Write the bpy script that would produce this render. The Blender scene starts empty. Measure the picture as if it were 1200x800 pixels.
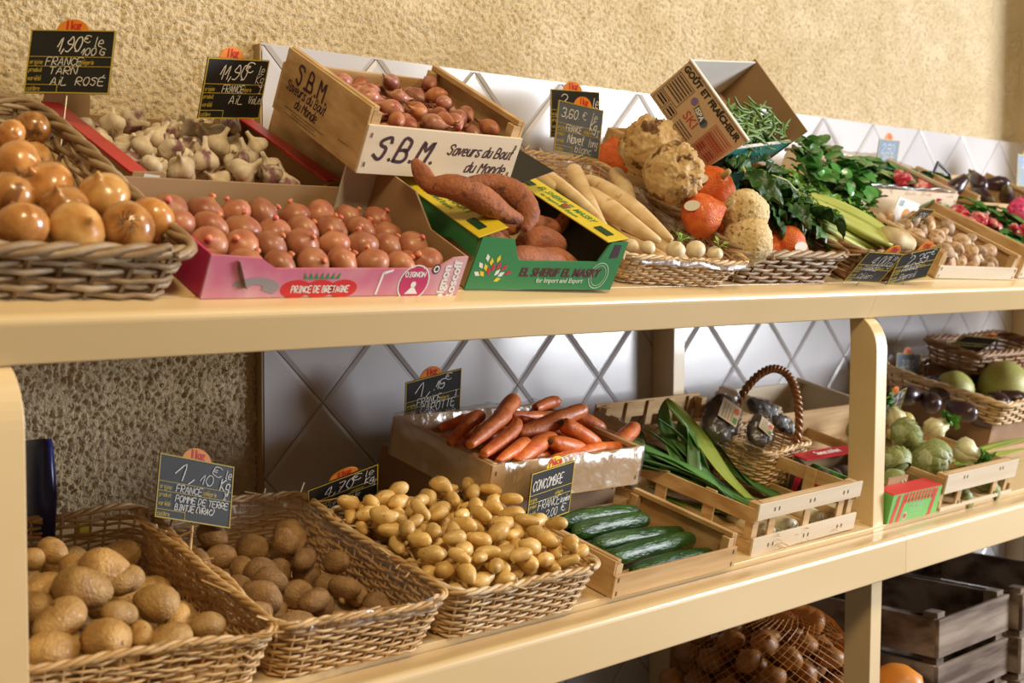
import bpy, bmesh, math, random
import numpy as np
from mathutils import Vector, Matrix, noise, Euler

# ------------------------------------------------------------------ camera, world, lights, exposure
SC = 1.333            # modelling unit -> metres
scn = bpy.context.scene
COL = scn.collection
F_PX, YAW, PITCH, ROLL, EYE = 1634.2, 0.7888, 0.06373, 0.00557, 1.25
_fw = Vector((math.sin(YAW)*math.cos(PITCH), math.cos(YAW)*math.cos(PITCH), -math.sin(PITCH)))
_r = Vector((math.cos(YAW), -math.sin(YAW), 0)); _u = _r.cross(_fw)
_r2 = _r*math.cos(ROLL)+_u*math.sin(ROLL); _u2 = -_r*math.sin(ROLL)+_u*math.cos(ROLL)
cam_d = bpy.data.cameras.new('camera'); cam = bpy.data.objects.new('camera', cam_d); COL.objects.link(cam)
cam.matrix_world = Matrix.Translation((0, 0, EYE*SC)) @ Matrix((_r2, _u2, -_fw)).transposed().to_4x4()
cam_d.lens = F_PX/1200*36; cam_d.sensor_width = 36; cam_d.clip_start = .05
cam_d.dof.use_dof = True; cam_d.dof.focus_distance = 1.95*SC; cam_d.dof.aperture_fstop = 4.8
scn.camera = cam
scn.view_settings.view_transform = 'Standard'; scn.view_settings.look = 'None'
scn.view_settings.gamma = 1; scn.view_settings.exposure = -0.12; scn.view_settings.use_curve_mapping = False
w = bpy.data.worlds.new('shop_air'); scn.world = w; w.use_nodes = True
w.node_tree.nodes['Background'].inputs[0].default_value = (1.0, .76, .49, 1)
w.node_tree.nodes['Background'].inputs[1].default_value = .115
def area(name, loc, target, sx, sy, power, col):
    d = bpy.data.lights.new(name, 'AREA'); d.shape = 'RECTANGLE'; d.size = sx*SC; d.size_y = sy*SC
    d.energy = power; d.color = col
    o = bpy.data.objects.new(name, d); COL.objects.link(o); o.location = Vector(loc)*SC
    o.rotation_euler = (Vector(target)-Vector(loc)).to_track_quat('-Z', 'Y').to_euler(); return o
area('shop_window_light', (5.6, -1.5, 1.62), (1.9, 1.4, 1.05), 1.5, 1.8, 540, (.92, .95, 1.0))
area('ceiling_lamp_light', (.5, -.35, 2.75), (1.3, 1.5, 1.1), .45, .45, 60, (1.0, .76, .42))
area('ceiling_lamp_light', (2.3, -.2, 2.8), (2.1, 1.5, 1.2), .4, .4, 40, (1.0, .82, .60))

# ------------------------------------------------------------------ materials
MATS = {}
def mat(name, c1, c2=None, ns=8, r=.5, bump=0, bs=40, stretch=(1, 1, 1), lo=.35, hi=.65, var=0, spots=None, coat=0, sss=0, det=4, spec=.5, rnd=True, metal=0, bdist=.004):
    """procedural principled: colour c1 mixed to c2 by noise, optional dark spots, bump, per-object value jitter"""
    if name in MATS: return MATS[name]
    m = bpy.data.materials.new(name); m.use_nodes = True; nt = m.node_tree; N = nt.nodes; Lk = nt.links
    b = N['Principled BSDF']; b.inputs['Roughness'].default_value = r
    b.inputs['Specular IOR Level'].default_value = spec; b.inputs['Metallic'].default_value = metal
    if coat: b.inputs['Coat Weight'].default_value = coat; b.inputs['Coat Roughness'].default_value = .08
    if sss:
        b.inputs['Subsurface Weight'].default_value = sss; b.inputs['Subsurface Radius'].default_value = (.01, .006, .003); b.inputs['Subsurface Scale'].default_value = 1
    tc = N.new('ShaderNodeTexCoord'); mp = N.new('ShaderNodeMapping'); mp.inputs['Scale'].default_value = stretch
    oi = N.new('ShaderNodeObjectInfo')
    ml = N.new('ShaderNodeMath'); ml.operation = 'MULTIPLY'; ml.inputs[1].default_value = 23 if rnd else 0
    Lk.new(oi.outputs['Random'], ml.inputs[0])
    va = N.new('ShaderNodeVectorMath'); va.operation = 'ADD'
    Lk.new(tc.outputs['Object'], mp.inputs[0]); Lk.new(mp.outputs[0], va.inputs[0]); Lk.new(ml.outputs[0], va.inputs[1])
    def nz(scale, detail=det):
        n = N.new('ShaderNodeTexNoise'); n.inputs['Scale'].default_value = scale; n.inputs['Detail'].default_value = detail
        Lk.new(va.outputs[0], n.inputs['Vector']); return n
    def mix(a, bcol, fac):
        x = N.new('ShaderNodeMix'); x.data_type = 'RGBA'
        for i, s in ((6, a), (7, bcol)):
            if isinstance(s, tuple): x.inputs[i].default_value = (*s, 1)
            else: Lk.new(s, x.inputs[i])
        Lk.new(fac, x.inputs[0]); return x.outputs[2]
    def ramp(src, a, bb):
        q = N.new('ShaderNodeMapRange'); q.inputs[1].default_value = a; q.inputs[2].default_value = bb; Lk.new(src, q.inputs[0]); return q.outputs[0]
    col = c1
    if c2: col = mix(c1, c2, ramp(nz(ns).outputs['Fac'], lo, hi))
    if spots:
        sc_, thr, sc_col = spots
        col = mix(col, sc_col, ramp(nz(sc_, 2).outputs['Fac'], thr, thr+.06))
    if var and not isinstance(col, tuple):
        h = N.new('ShaderNodeHueSaturation'); Lk.new(col, h.inputs['Color'])
        q = N.new('ShaderNodeMapRange'); q.inputs[3].default_value = 1-var; q.inputs[4].default_value = 1+var; Lk.new(oi.outputs['Random'], q.inputs[0]); Lk.new(q.outputs[0], h.inputs['Value'])
        col = h.outputs[0]
    if isinstance(col, tuple): b.inputs['Base Color'].default_value = (*col, 1)
    else: Lk.new(col, b.inputs['Base Color'])
    if bump:
        bp = N.new('ShaderNodeBump'); bp.inputs['Strength'].default_value = bump; bp.inputs['Distance'].default_value = bdist
        Lk.new(nz(bs, 5).outputs['Fac'], bp.inputs['Height']); Lk.new(bp.outputs[0], b.inputs['Normal'])
    MATS[name] = m; return m
def film(name, tint=(1, 1, 1), rough=.12, k=.30, op=.0):
    """thin clear plastic: see-through with a fresnel sheen"""
    m = bpy.data.materials.new(name); m.use_nodes = True; nt = m.node_tree; N = nt.nodes; Lk = nt.links
    N.remove(N['Principled BSDF']); out = N['Material Output']
    t = N.new('ShaderNodeBsdfTransparent'); t.inputs[0].default_value = (*tint, 1)
    g = N.new('ShaderNodeBsdfGlossy'); g.inputs['Roughness'].default_value = rough
    d = N.new('ShaderNodeBsdfDiffuse'); d.inputs[0].default_value = (.8, .8, .8, 1)
    lw = N.new('ShaderNodeLayerWeight'); lw.inputs[0].default_value = .35
    tc = N.new('ShaderNodeTexCoord'); n = N.new('ShaderNodeTexNoise'); n.inputs['Scale'].default_value = 22; n.inputs['Detail'].default_value = 3
    Lk.new(tc.outputs['Object'], n.inputs['Vector'])
    bp = N.new('ShaderNodeBump'); bp.inputs['Strength'].default_value = .9; bp.inputs['Distance'].default_value = .01; Lk.new(n.outputs['Fac'], bp.inputs['Height'])
    Lk.new(bp.outputs[0], g.inputs['Normal']); Lk.new(bp.outputs[0], lw.inputs['Normal'])
    ma = N.new('ShaderNodeMath'); ma.operation = 'MULTIPLY_ADD'; ma.inputs[1].default_value = k; ma.inputs[2].default_value = .05; Lk.new(lw.outputs['Fresnel'], ma.inputs[0])
    a = N.new('ShaderNodeMixShader'); Lk.new(ma.outputs[0], a.inputs[0]); Lk.new(t.outputs[0], a.inputs[1]); Lk.new(g.outputs[0], a.inputs[2])
    e = N.new('ShaderNodeMixShader'); e.inputs[0].default_value = op; Lk.new(a.outputs[0], e.inputs[1]); Lk.new(d.outputs[0], e.inputs[2])
    Lk.new(e.outputs[0], out.inputs[0]); MATS[name] = m; return m

# ------------------------------------------------------------------ mesh builder
class MB:
    def __init__(s): s.v = []; s.f = []; s.mi = []; s.k = 0
    def add(s, vs, fs, mi=None):
        o = len(s.v); s.v += [tuple(x) for x in vs]; s.f += [tuple(i+o for i in f) for f in fs]; s.mi += [s.k if mi is None else mi]*len(fs); return s
    def box(s, x0, x1, y0, y1, z0, z1, M=None):
        vs = [Vector((x, y, z)) for x in (x0, x1) for y in (y0, y1) for z in (z0, z1)]
        if M is not None: vs = [M @ q for q in vs]
        return s.add(vs, [(0, 1, 3, 2), (4, 6, 7, 5), (0, 4, 5, 1), (2, 3, 7, 6), (0, 2, 6, 4), (1, 5, 7, 3)])
    def prism(s, poly, d, M=None):
        """poly in (x,z) extruded along +y by d (counter-clockwise seen from -y)"""
        n = len(poly); vs = [Vector((x, 0, z)) for x, z in poly]+[Vector((x, d, z)) for x, z in poly]
        if M is not None: vs = [M @ q for q in vs]
        return s.add(vs, [tuple(range(n)), tuple(range(2*n-1, n-1, -1))]+[(i, i+n, (i+1) % n+n, (i+1) % n) for i in range(n)])
    def tube(s, pts, rad, n=6, closed=False, caps=True, flat=1.0, up=(0, 0, 1)):
        pts = [Vector(q) for q in pts]; m = len(pts); vs = []
        if not hasattr(rad, '__len__'): rad = [rad]*m
        a = None
        for i, q in enumerate(pts):
            t = (pts[(i+1) % m]-pts[i-1]) if closed else (pts[min(i+1, m-1)]-pts[max(i-1, 0)])
            if t.length < 1e-9: t = Vector((0, 0, 1))
            t.normalize()
            if a is None:
                a = t.cross(Vector(up))
                if a.length < 1e-3: a = t.cross(Vector((1, 0, 0)))
            a = a-t*a.dot(t); a.normalize(); b = t.cross(a)
            for j in range(n):
                h = 2*math.pi*j/n; vs.append(q+(a*math.cos(h)+b*(math.sin(h)*flat))*rad[i])
        fs = [(i*n+j, i*n+(j+1) % n, ((i+1) % m)*n+(j+1) % n, ((i+1) % m)*n+j) for i in range(m if closed else m-1) for j in range(n)]
        if caps and not closed: fs += [tuple(range(n-1, -1, -1)), tuple((m-1)*n+j for j in range(n))]
        return s.add(vs, fs)
    def build(s, name, m, parent=None, smooth=False, bevel=0, kind=None, label=None, seg=2):
        me = s.mesh(name, m, smooth); return link(name, me, parent, bevel, kind, label, seg)
    def mesh(s, name, m, smooth=False):
        me = bpy.data.meshes.new(name); me.from_pydata(s.v, [], s.f)
        for q in (m if isinstance(m, (list, tuple)) else [m]): me.materials.append(q)
        if any(s.mi): me.polygons.foreach_set('material_index', s.mi)
        if smooth: me.polygons.foreach_set('use_smooth', [True]*len(me.polygons))
        me.update(); return me
def link(name, me, parent=None, bevel=0, kind=None, label=None, seg=2):
    o = bpy.data.objects.new(name, me); COL.objects.link(o)
    if parent is not None: o.parent = parent
    if bevel:
        b = o.modifiers.new('bevel', 'BEVEL'); b.width = bevel; b.segments = seg; b.limit_method = 'ANGLE'
    if kind: o['kind'] = kind
    if label: o['label'] = label
    return o
def tag(o, label=None, cat=None, group=None, kind=None):
    for k, v in (('label', label), ('category', cat), ('group', group), ('kind', kind)):
        if v: o[k] = v
    return o
def empty(name, M, label=None, cat=None, group=None):
    o = bpy.data.objects.new(name, None); COL.objects.link(o); o.empty_display_size = .03; o.matrix_world = M
    return tag(o, label, cat, group)

# ------------------------------------------------------------------ shelf frames
UO = (1.215, 1.188, math.radians(25)); LO = (1.175, .780, math.radians(13))
def SM(wh):
    y, z, t = UO if wh == 'U' else LO
    return Matrix.Translation((0, y, z)) @ Matrix.Rotation(t, 4, 'X')
def CM(wh, X, s, n, yaw=0, dt=0, roll=0):
    return SM(wh) @ Matrix.Translation((X, s, n)) @ Matrix.Rotation(math.radians(dt), 4, 'X') @ Matrix.Rotation(math.radians(yaw), 4, 'Z') @ Matrix.Rotation(math.radians(roll), 4, 'Y')
def ray(x, y): return _fw+_r2*((x-600)/F_PX)-_u2*((y-400)/F_PX)
def PN(wh, x, y, n):
    """sight line met with the plane at height n above a shelf -> (X, s, n)"""
    I = SM(wh).inverted(); a = I @ Vector((0, 0, EYE)); d = I.to_3x3() @ ray(x, y); t = (n-a.z)/d.z; return a+d*t
def PS(wh, x, y, s):
    I = SM(wh).inverted(); a = I @ Vector((0, 0, EYE)); d = I.to_3x3() @ ray(x, y); t = (s-a.y)/d.y; return a+d*t
def rnd(a, b): return random.uniform(a, b)
random.seed(7)

# ------------------------------------------------------------------ writing
G = {
'A': '002640/1232', 'B': '000626353323/0323334130 00', 'C': '4535261504021120 3041', 'D': '000626443220 00', 'E': '4000064 6/0333', 'F': '000646/0333', 'G': '4536160402113041 4323',
'H': '0006/4046/0343', 'I': '2026/1030/1636', 'J': '362621100 1', 'K': '0006/460340', 'L': '060040', 'M': '0006234640', 'N': '00064046', 'O': '20020416364442 3010', 'P': '0006364433 03',
'Q': '20020416364442 3010/2240', 'R': '0006364433 0340', 'S': '45361605143331 2001', 'T': '0646/2620', 'U': '0602103042 46', 'V': '062046', 'W': '0610233046', 'X': '0046/0640', 'Y': '062346/2320', 'Z': '06460040/1333',
'a': '3424140302002031 34/3130', 'b': '0600/0214243331 2001', 'c': '34140301 1030', 'd': '3424140302002031/3630', 'e': '02323324140301 1030', 'f': '36260514 10/0424', 'g': '3424140301112131 34/343b1b0a', 'h': '0600/0214243330', 'i': '1410/1616', 'j': '241b0b/2626',
'k': '0600/341230', 'l': '16111020', 'm': '0400/031420/2020/202334 4340', 'n': '0400/02142433 30', 'o': '10020314243331 2010', 'p': '040b/0214243331 1001', 'q': '3414020120 31/343b', 'r': '0400/02142434', 's': '3424140322 3120 0001', 't': '1611 1020/0424', 'u': '0401102031/3430', 'v': '041034', 'w': '0401102240 44/2224', 'x': '0034/0430', 'y': '04011122/341b0b', 'z': '04340030',
'0': '20020416364442 3010', '1': '022620', '2': '05163645 4400 40', '3': '0516364543233341 301001', '4': '3036023 2/3242', '5': '46060323333442 301001', '6': '4536160401103041 4223 02', '7': '0646 10/1333', '8': '2314162 6363413 010110 2030413 2', '9': '4333130415263644 422000',
',': '110a', '.': '1010', ':': '1111/1414', '/': '0046', '(': '27050120 ', ')': '07250100', "'": '1614', '-': '0323', '€': '4536160402113041/0424/0323', 'É': '40000646/0333/2738', 'é': '02323324140301 1030/1627', 'è': '02323324140301 1030/1726', '!': '1612/1010', '&': '4006163502103042', '°': '04152413 04'}
def strokes(txt):
    out = []; x = 0
    for ch in txt:
        if ch == ' ': x += 2.6; continue
        g = G.get(ch) or G.get(ch.upper()) or ''; wmax = 0
        for st in g.split('/'):
            st = st.replace(' ', ''); pts = []
            for i in range(0, len(st)-1, 2):
                a = int(st[i]); c = st[i+1]; b = {'a': -1, 'b': -2}.get(c); b = int(c) if b is None else b
                pts.append((x+a, b)); wmax = max(wmax, a)
            if len(pts) > 1: out.append(pts)
        x += wmax+1.5
    return out, x-1.5
def smoothline(pts, k=3):
    if len(pts) < 3: return pts
    P = [pts[0]]+pts+[pts[-1]]; out = []
    for i in range(1, len(P)-2):
        for j in range(k):
            t = j/k; o = []
            for c in (0, 1):
                a, b, d, e = P[i-1][c], P[i][c], P[i+1][c], P[i+2][c]
                o.append(.5*((2*b)+(-a+d)*t+(2*a-5*b+4*d-e)*t*t+(-a+3*b-3*d+e)*t**3))
            out.append(tuple(o))
    out.append(P[-2]); return out
def write(mb, txt, x, z, h, width=None, pen=.0008, slant=.15, jit=.12, y=-.0004, M=None, smooth=True, rot=0, center=False):
    """ink strokes as thin ribbons on the plane y, facing -y; h = capital height"""
    S, tw = strokes(txt); k = h/6; kx = k*.8 if width is None else width/max(tw, .1)
    ca, sa = math.cos(rot), math.sin(rot); x0 = -tw*kx/2 if center else 0
    for pts in S:
        pts = [(a+rnd(-jit, jit), b+rnd(-jit, jit)) for a, b in pts]
        if smooth: pts = smoothline(pts)
        q = [Vector((a*kx+b*k*slant+x0, b*k)) for a, b in pts]; L = len(q); vs = []
        for i in range(L):
            t = q[min(i+1, L-1)]-q[max(i-1, 0)]
            if t.length < 1e-9: t = Vector((1, 0))
            t.normalize(); nn = Vector((-t.y, t.x))*pen*.5
            e = -t*pen*.4 if i == 0 else (t*pen*.4 if i == L-1 else Vector((0, 0)))
            for s_ in (1, -1):
                p = q[i]+nn*s_+e; vs.append(Vector((x+p.x*ca-p.y*sa, y, z+p.x*sa+p.y*ca)))
        if M is not None: vs = [M @ v for v in vs]
        mb.add(vs, [(2*i, 2*i+1, 2*i+3, 2*i+2) for i in range(L-1)])
    return mb
def printed(mb, txt, M, size=.01, bold=.0, shear=0, xs=1.0):
    """block lettering from the built-in font laid on local xz plane by M"""
    c = bpy.data.curves.new('t', 'FONT'); c.body = txt; c.size = size; c.offset = bold; c.shear = shear; c.align_x = 'CENTER'; c.align_y = 'CENTER'; c.resolution_u = 3
    o = bpy.data.objects.new('t', c); COL.objects.link(o)
    dg = bpy.context.evaluated_depsgraph_get(); me = bpy.data.meshes.new_from_object(o.evaluated_get(dg))
    vs = [M @ Vector((v.co.x*xs, 0, v.co.y)) for v in me.vertices]; fs = [tuple(p.vertices) for p in me.polygons]
    mb.add(vs, fs); bpy.data.objects.remove(o); bpy.data.meshes.remove(me); bpy.data.curves.remove(c); return mb
T = Matrix.Translation
def RZ(a): return Matrix.Rotation(math.radians(a), 4, 'Z')
def RX(a): return Matrix.Rotation(math.radians(a), 4, 'X')
def RY(a): return Matrix.Rotation(math.radians(a), 4, 'Y')
def disc(mb, x, z, rx, rz=None, y=-.0004, n=20, a0=0, a1=360, M=None, inner=0, mi=None):
    rz = rz or rx; vs = []
    for i in range(n+1):
        a = math.radians(a0+(a1-a0)*i/n)
        vs += [Vector((x+math.cos(a)*rx, y, z+math.sin(a)*rz)), Vector((x+math.cos(a)*rx*inner, y, z+math.sin(a)*rz*inner))]
    if M is not None: vs = [M @ v for v in vs]
    return mb.add(vs, [(2*i, 2*i+2, 2*i+3, 2*i+1) for i in range(n)], mi)
def quad(mb, pts, y=-.0004, M=None, mi=None):
    vs = [Vector((a, y, b)) for a, b in pts]
    if M is not None: vs = [M @ v for v in vs]
    return mb.add(vs, [tuple(range(len(vs)))], mi)
# ------------------------------------------------------------------ base materials
cream = mat('cream_paint', (.765, .59, .335), (.70, .52, .27), ns=3, r=.34, bump=.10, bs=60, bdist=.002, stretch=(.4, 1, 1), coat=.25)
plaster = mat('ochre_plaster', (.73, .60, .395), (.63, .50, .29), ns=7, r=.9, bump=1.0, bs=300, bdist=.005, rnd=False)
tile_m = mat('white_glazed_tile', (.60, .59, .61), (.54, .53, .56), ns=4, r=.20, bump=.04, bs=25, spec=.6)
grout = mat('grey_grout', (.34, .27, .17), r=.9)
tile_edge = mat('painted_panel_edge', (.42, .30, .14), (.34, .24, .11), r=.6)
wood = mat('pale_crate_wood', (.68, .47, .24), (.47, .28, .11), ns=18, r=.65, bump=.25, bs=60, stretch=(.25, 1, 3), bdist=.001)
wood_w = mat('white_crate_wood', (.74, .64, .49), (.64, .52, .36), ns=9, r=.65, bump=.25, bs=60, stretch=(.25, 1, 3), bdist=.001)
wood_d = mat('dark_old_wood', (.34, .27, .21), (.08, .045, .028), ns=11, r=.85, bump=.5, bs=50, stretch=(.25, 1, 2), bdist=.002, lo=.40, hi=.62)
card = mat('brown_cardboard', (.42, .27, .14), (.37, .23, .11), ns=6, r=.85)
card_in = mat('cardboard_inside', (.36, .22, .11), (.31, .19, .09), ns=6, r=.9)
card_w = mat('white_card', (.72, .68, .62), (.66, .62, .56), ns=6, r=.8)
black_m = mat('black_panel', (.010, .010, .011), (.016, .016, .016), ns=20, r=.5, rnd=False)
yellow_m = mat('yellow_print', (.55, .42, .05), r=.5)
chalk = mat('white_chalk_pen', (.85, .84, .80), r=.7)
orange_m = mat('orange_tab', (.85, .28, .03), r=.5)
ytab_m = mat('yellow_tab', (.85, .68, .05), r=.5)
red_m = mat('red_print', (.62, .02, .02), r=.5)
dark_m = mat('dark_purple_ink', (.055, .018, .03), r=.6)
white_m = mat('white_print', (.85, .85, .82), r=.6)
wire_m = mat('metal_wire', (.35, .33, .3), r=.35, metal=.9)
floor_m = mat('dark_floor_tile', (.10, .075, .055), (.07, .05, .04), ns=4, r=.6)

# ------------------------------------------------------------------ setting
WY = 1.6975; TZ = 1.25-.2307+2.5*.2121; TX = 1.192; D = .2121; NX0 = 1.301; NZ0 = 1.25-.2307
tag(MB().box(-.6, 4.6, -1.2, 1.8, -.03, 0).build('floor', floor_m), kind='structure')
def stucco(x0, x1, z0, z1, nx, nz, y):
    """rough-cast plaster as real relief"""
    mb = MB(); vs = []
    for j in range(nz+1):
        z = z0+(z1-z0)*j/nz
        for i in range(nx+1):
            t = i/nx; x = x0+(x1-x0)*t
            a = noise.noise(Vector((x*200, 3, z*170))); b = noise.noise(Vector((x*390, 9, z*350))); c = noise.noise(Vector((x*30, 5, z*30)))
            q = max(0, a*1.0+b*.55+c*.35+.12); vs.append((x, y-min(q, .62)*.0098, z))
    mb.add(vs, [(j*(nx+1)+i, j*(nx+1)+i+1, (j+1)*(nx+1)+i+1, (j+1)*(nx+1)+i) for j in range(nz) for i in range(nx)]); return mb
wall = tag(stucco(.05, TX, .88, 1.95, 456, 420, WY+.019).build('wall_back', plaster, smooth=True), kind='structure')
stucco(TX, 3.7, TZ+.0, 1.95, 830, 150, WY+.019).build('plaster', plaster, wall, smooth=True)
MB().box(-.2, 4.6, WY+.020, WY+.08, 0, 2.6).box(-.2, TX, WY+.0195, WY+.03, 0, .88).box(-.2, .05, WY+.0195, WY+.03, .88, 1.95).box(-.2, 4.6, WY+.0195, WY+.03, 1.94, 2.6).box(3.69, 4.6, WY+.0195, WY+.03, TZ, 1.95).build('wall_backing', plaster, wall)
MB().box(TX-.001, 4.6, WY+.004, WY+.0205, 0, TZ-.0005).build('grout_bed', grout, wall)
MB().box(TX-.003, TX, WY+.001, WY+.020, 0, TZ).build('panel_edge', [tile_edge], wall); MB().box(TX, 4.6, WY+.001, WY+.020, TZ-.001, TZ+.001).build('panel_top', tile_m, wall)
def clip3(poly, ax, val, gt):
    out = []
    for i in range(len(poly)):
        a, b = poly[i-1], poly[i]; ia = (a[ax] >= val) == gt; ib = (b[ax] >= val) == gt
        if ia != ib: out.append(a.lerp(b, (val-a[ax])/(b[ax]-a[ax])))
        if ib: out.append(b)
    return out
def tile_polys():
    h = D/2; rings = [[Vector((x*k, y, z*k)) for x, z in ((0, -1), (1, 0), (0, 1), (-1, 0))] for k, y in ((h-.0014, WY+.006), (h-.0014, WY+.0022), (h-.0105, WY))]
    return [[rings[r][k], rings[r][(k+1) % 4], rings[r+1][(k+1) % 4], rings[r+1][k]] for r in (0, 1) for k in range(4)]+[rings[2]]
TP = tile_polys(); full = None
for i in range(-2, 32):
    for j in range(-14, 8):
        if (i+j) % 2: continue
        cx, cz = NX0+i*D/2, NZ0+(j+1)*D/2; h = D/2      # tile centre; corners half a diagonal away
        if cz-h > TZ-.01 or cx+h < TX+.01 or cz+h < .1 or cx-h > 4.4: continue
        whole = cx-h > TX and cz+h < TZ+.001
        if whole and full: link('tile', full, wall).location = (cx, 0, cz); continue
        mb = MB()
        for P in TP:
            q = list(P)
            if not whole:
                q = clip3(q, 0, TX+.0005-cx, True)
                if len(q) > 2: q = clip3(q, 2, TZ-.0005-cz, False)
            if len(q) > 2: mb.add(q, [tuple(range(len(q)))])
        if not mb.f: continue
        me = mb.mesh('tile', tile_m)
        if whole: full = me
        link('tile', me, wall).location = (cx, 0, cz)
tag(MB().box(3.672, 3.80, 1.50, WY+.03, 0, 2.6).build('trim_1', plaster, bevel=.004), kind='structure', label='plaster pilaster at the right end of the wall')

# ------------------------------------------------------------------ shelf unit
shelf = empty('display_shelf', T((0, 1.4, 0)), 'cream painted two-tier wooden display shelf with tilted boards and round-topped posts', 'shelf')
def sh(mb, name, m=cream, bevel=0, M=None, **k):
    I = shelf.matrix_world.inverted()
    mb.v = [tuple(I @ ((M @ Vector(v)) if M is not None else Vector(v))) for v in mb.v]
    return mb.build(name, m, shelf, bevel=bevel, **k)
PXS = [.573-.0175-.002, 2.0924, 3.6295]; PW = .035
def post_front(x, xs_top):
    yf = 1.2135; prof = [(yf, .0), (yf, 1.086)]
    for k in range(1, 9):                                   # rounded shoulder running back to the tilted rail
        a = math.radians(k*65/8); prof.append((yf+.046*(1-math.cos(a)), 1.086+.0615*math.sin(a)))
    prof += [(1.268, 1.1555), (1.2645, 1.10), (1.2645, 0)]
    n = len(prof); mb = MB(); vs = [(x, a, b) for a, b in prof]+[(x+PW, a, b) for a, b in prof]
    mb.add(vs, [tuple(range(n-1, -1, -1)), tuple(range(n, 2*n))]+[(i, (i+1) % n, (i+1) % n+n, i+n) for i in range(n)])
    return mb
for x in PXS:
    sh(post_front(x, 0), 'post', bevel=.0015)
    sh(MB().box(x, x+PW, 1.645, WY-.0005, 0, 1.335 if x > 1 else 1.3), 'post', bevel=.002)
    sh(MB().box(x+.002, x+PW-.002, .05, .46, -.062, -.0245), 'bearer', bevel=.001, M=SM('U'))
    sh(MB().box(x+.002, x+PW-.002, .045, .47, -.058, -.0235), 'bearer', bevel=.001, M=SM('L'))
def rail(y0, y1, z0, z1, x0, x1, r=.009):
    """long timber with rounded long edges"""
    pr = []
    for cy, cz, a0 in ((y0+r, z0+.003, 180), (y1-.003, z0+.003, 270), (y1-.003, z1-.003, 0), (y0+r, z1-r, 90)):
        q = r if a0 == 90 else .003
        if a0 == 180: cy = y0+.003
        for k in range(6): a = math.radians(a0+k*18); pr.append((cy+q*math.cos(a), cz+q*math.sin(a)))
    n = len(pr); m = MB(); m.add([(x, a, b) for x in (x0, x1) for a, b in pr], [tuple(range(n)), tuple(range(2*n-1, n-1, -1))]+[(i, (i+1) % n, (i+1) % n+n, i+n) for i in range(n)]); return m
for a, b in ((-.25, 2.098), (2.0988, 4.3)):
    sh(rail(0, .036, -.051, 0, a, b), 'upper_rail', M=SM('U'))
    sh(MB().box(a, b, .037, .495, -.024, -.0006), 'upper_board', bevel=.001, M=SM('U'))
for a, b in ((-.25, 2.120), (2.1209, 4.3)):
    sh(rail(1.166, 1.2125, .712, .779, a, b), 'lower_rail')
    sh(MB().box(a, b, .0385, .505, -.023, -.0006), 'lower_board', bevel=.001, M=SM('L'))
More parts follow.
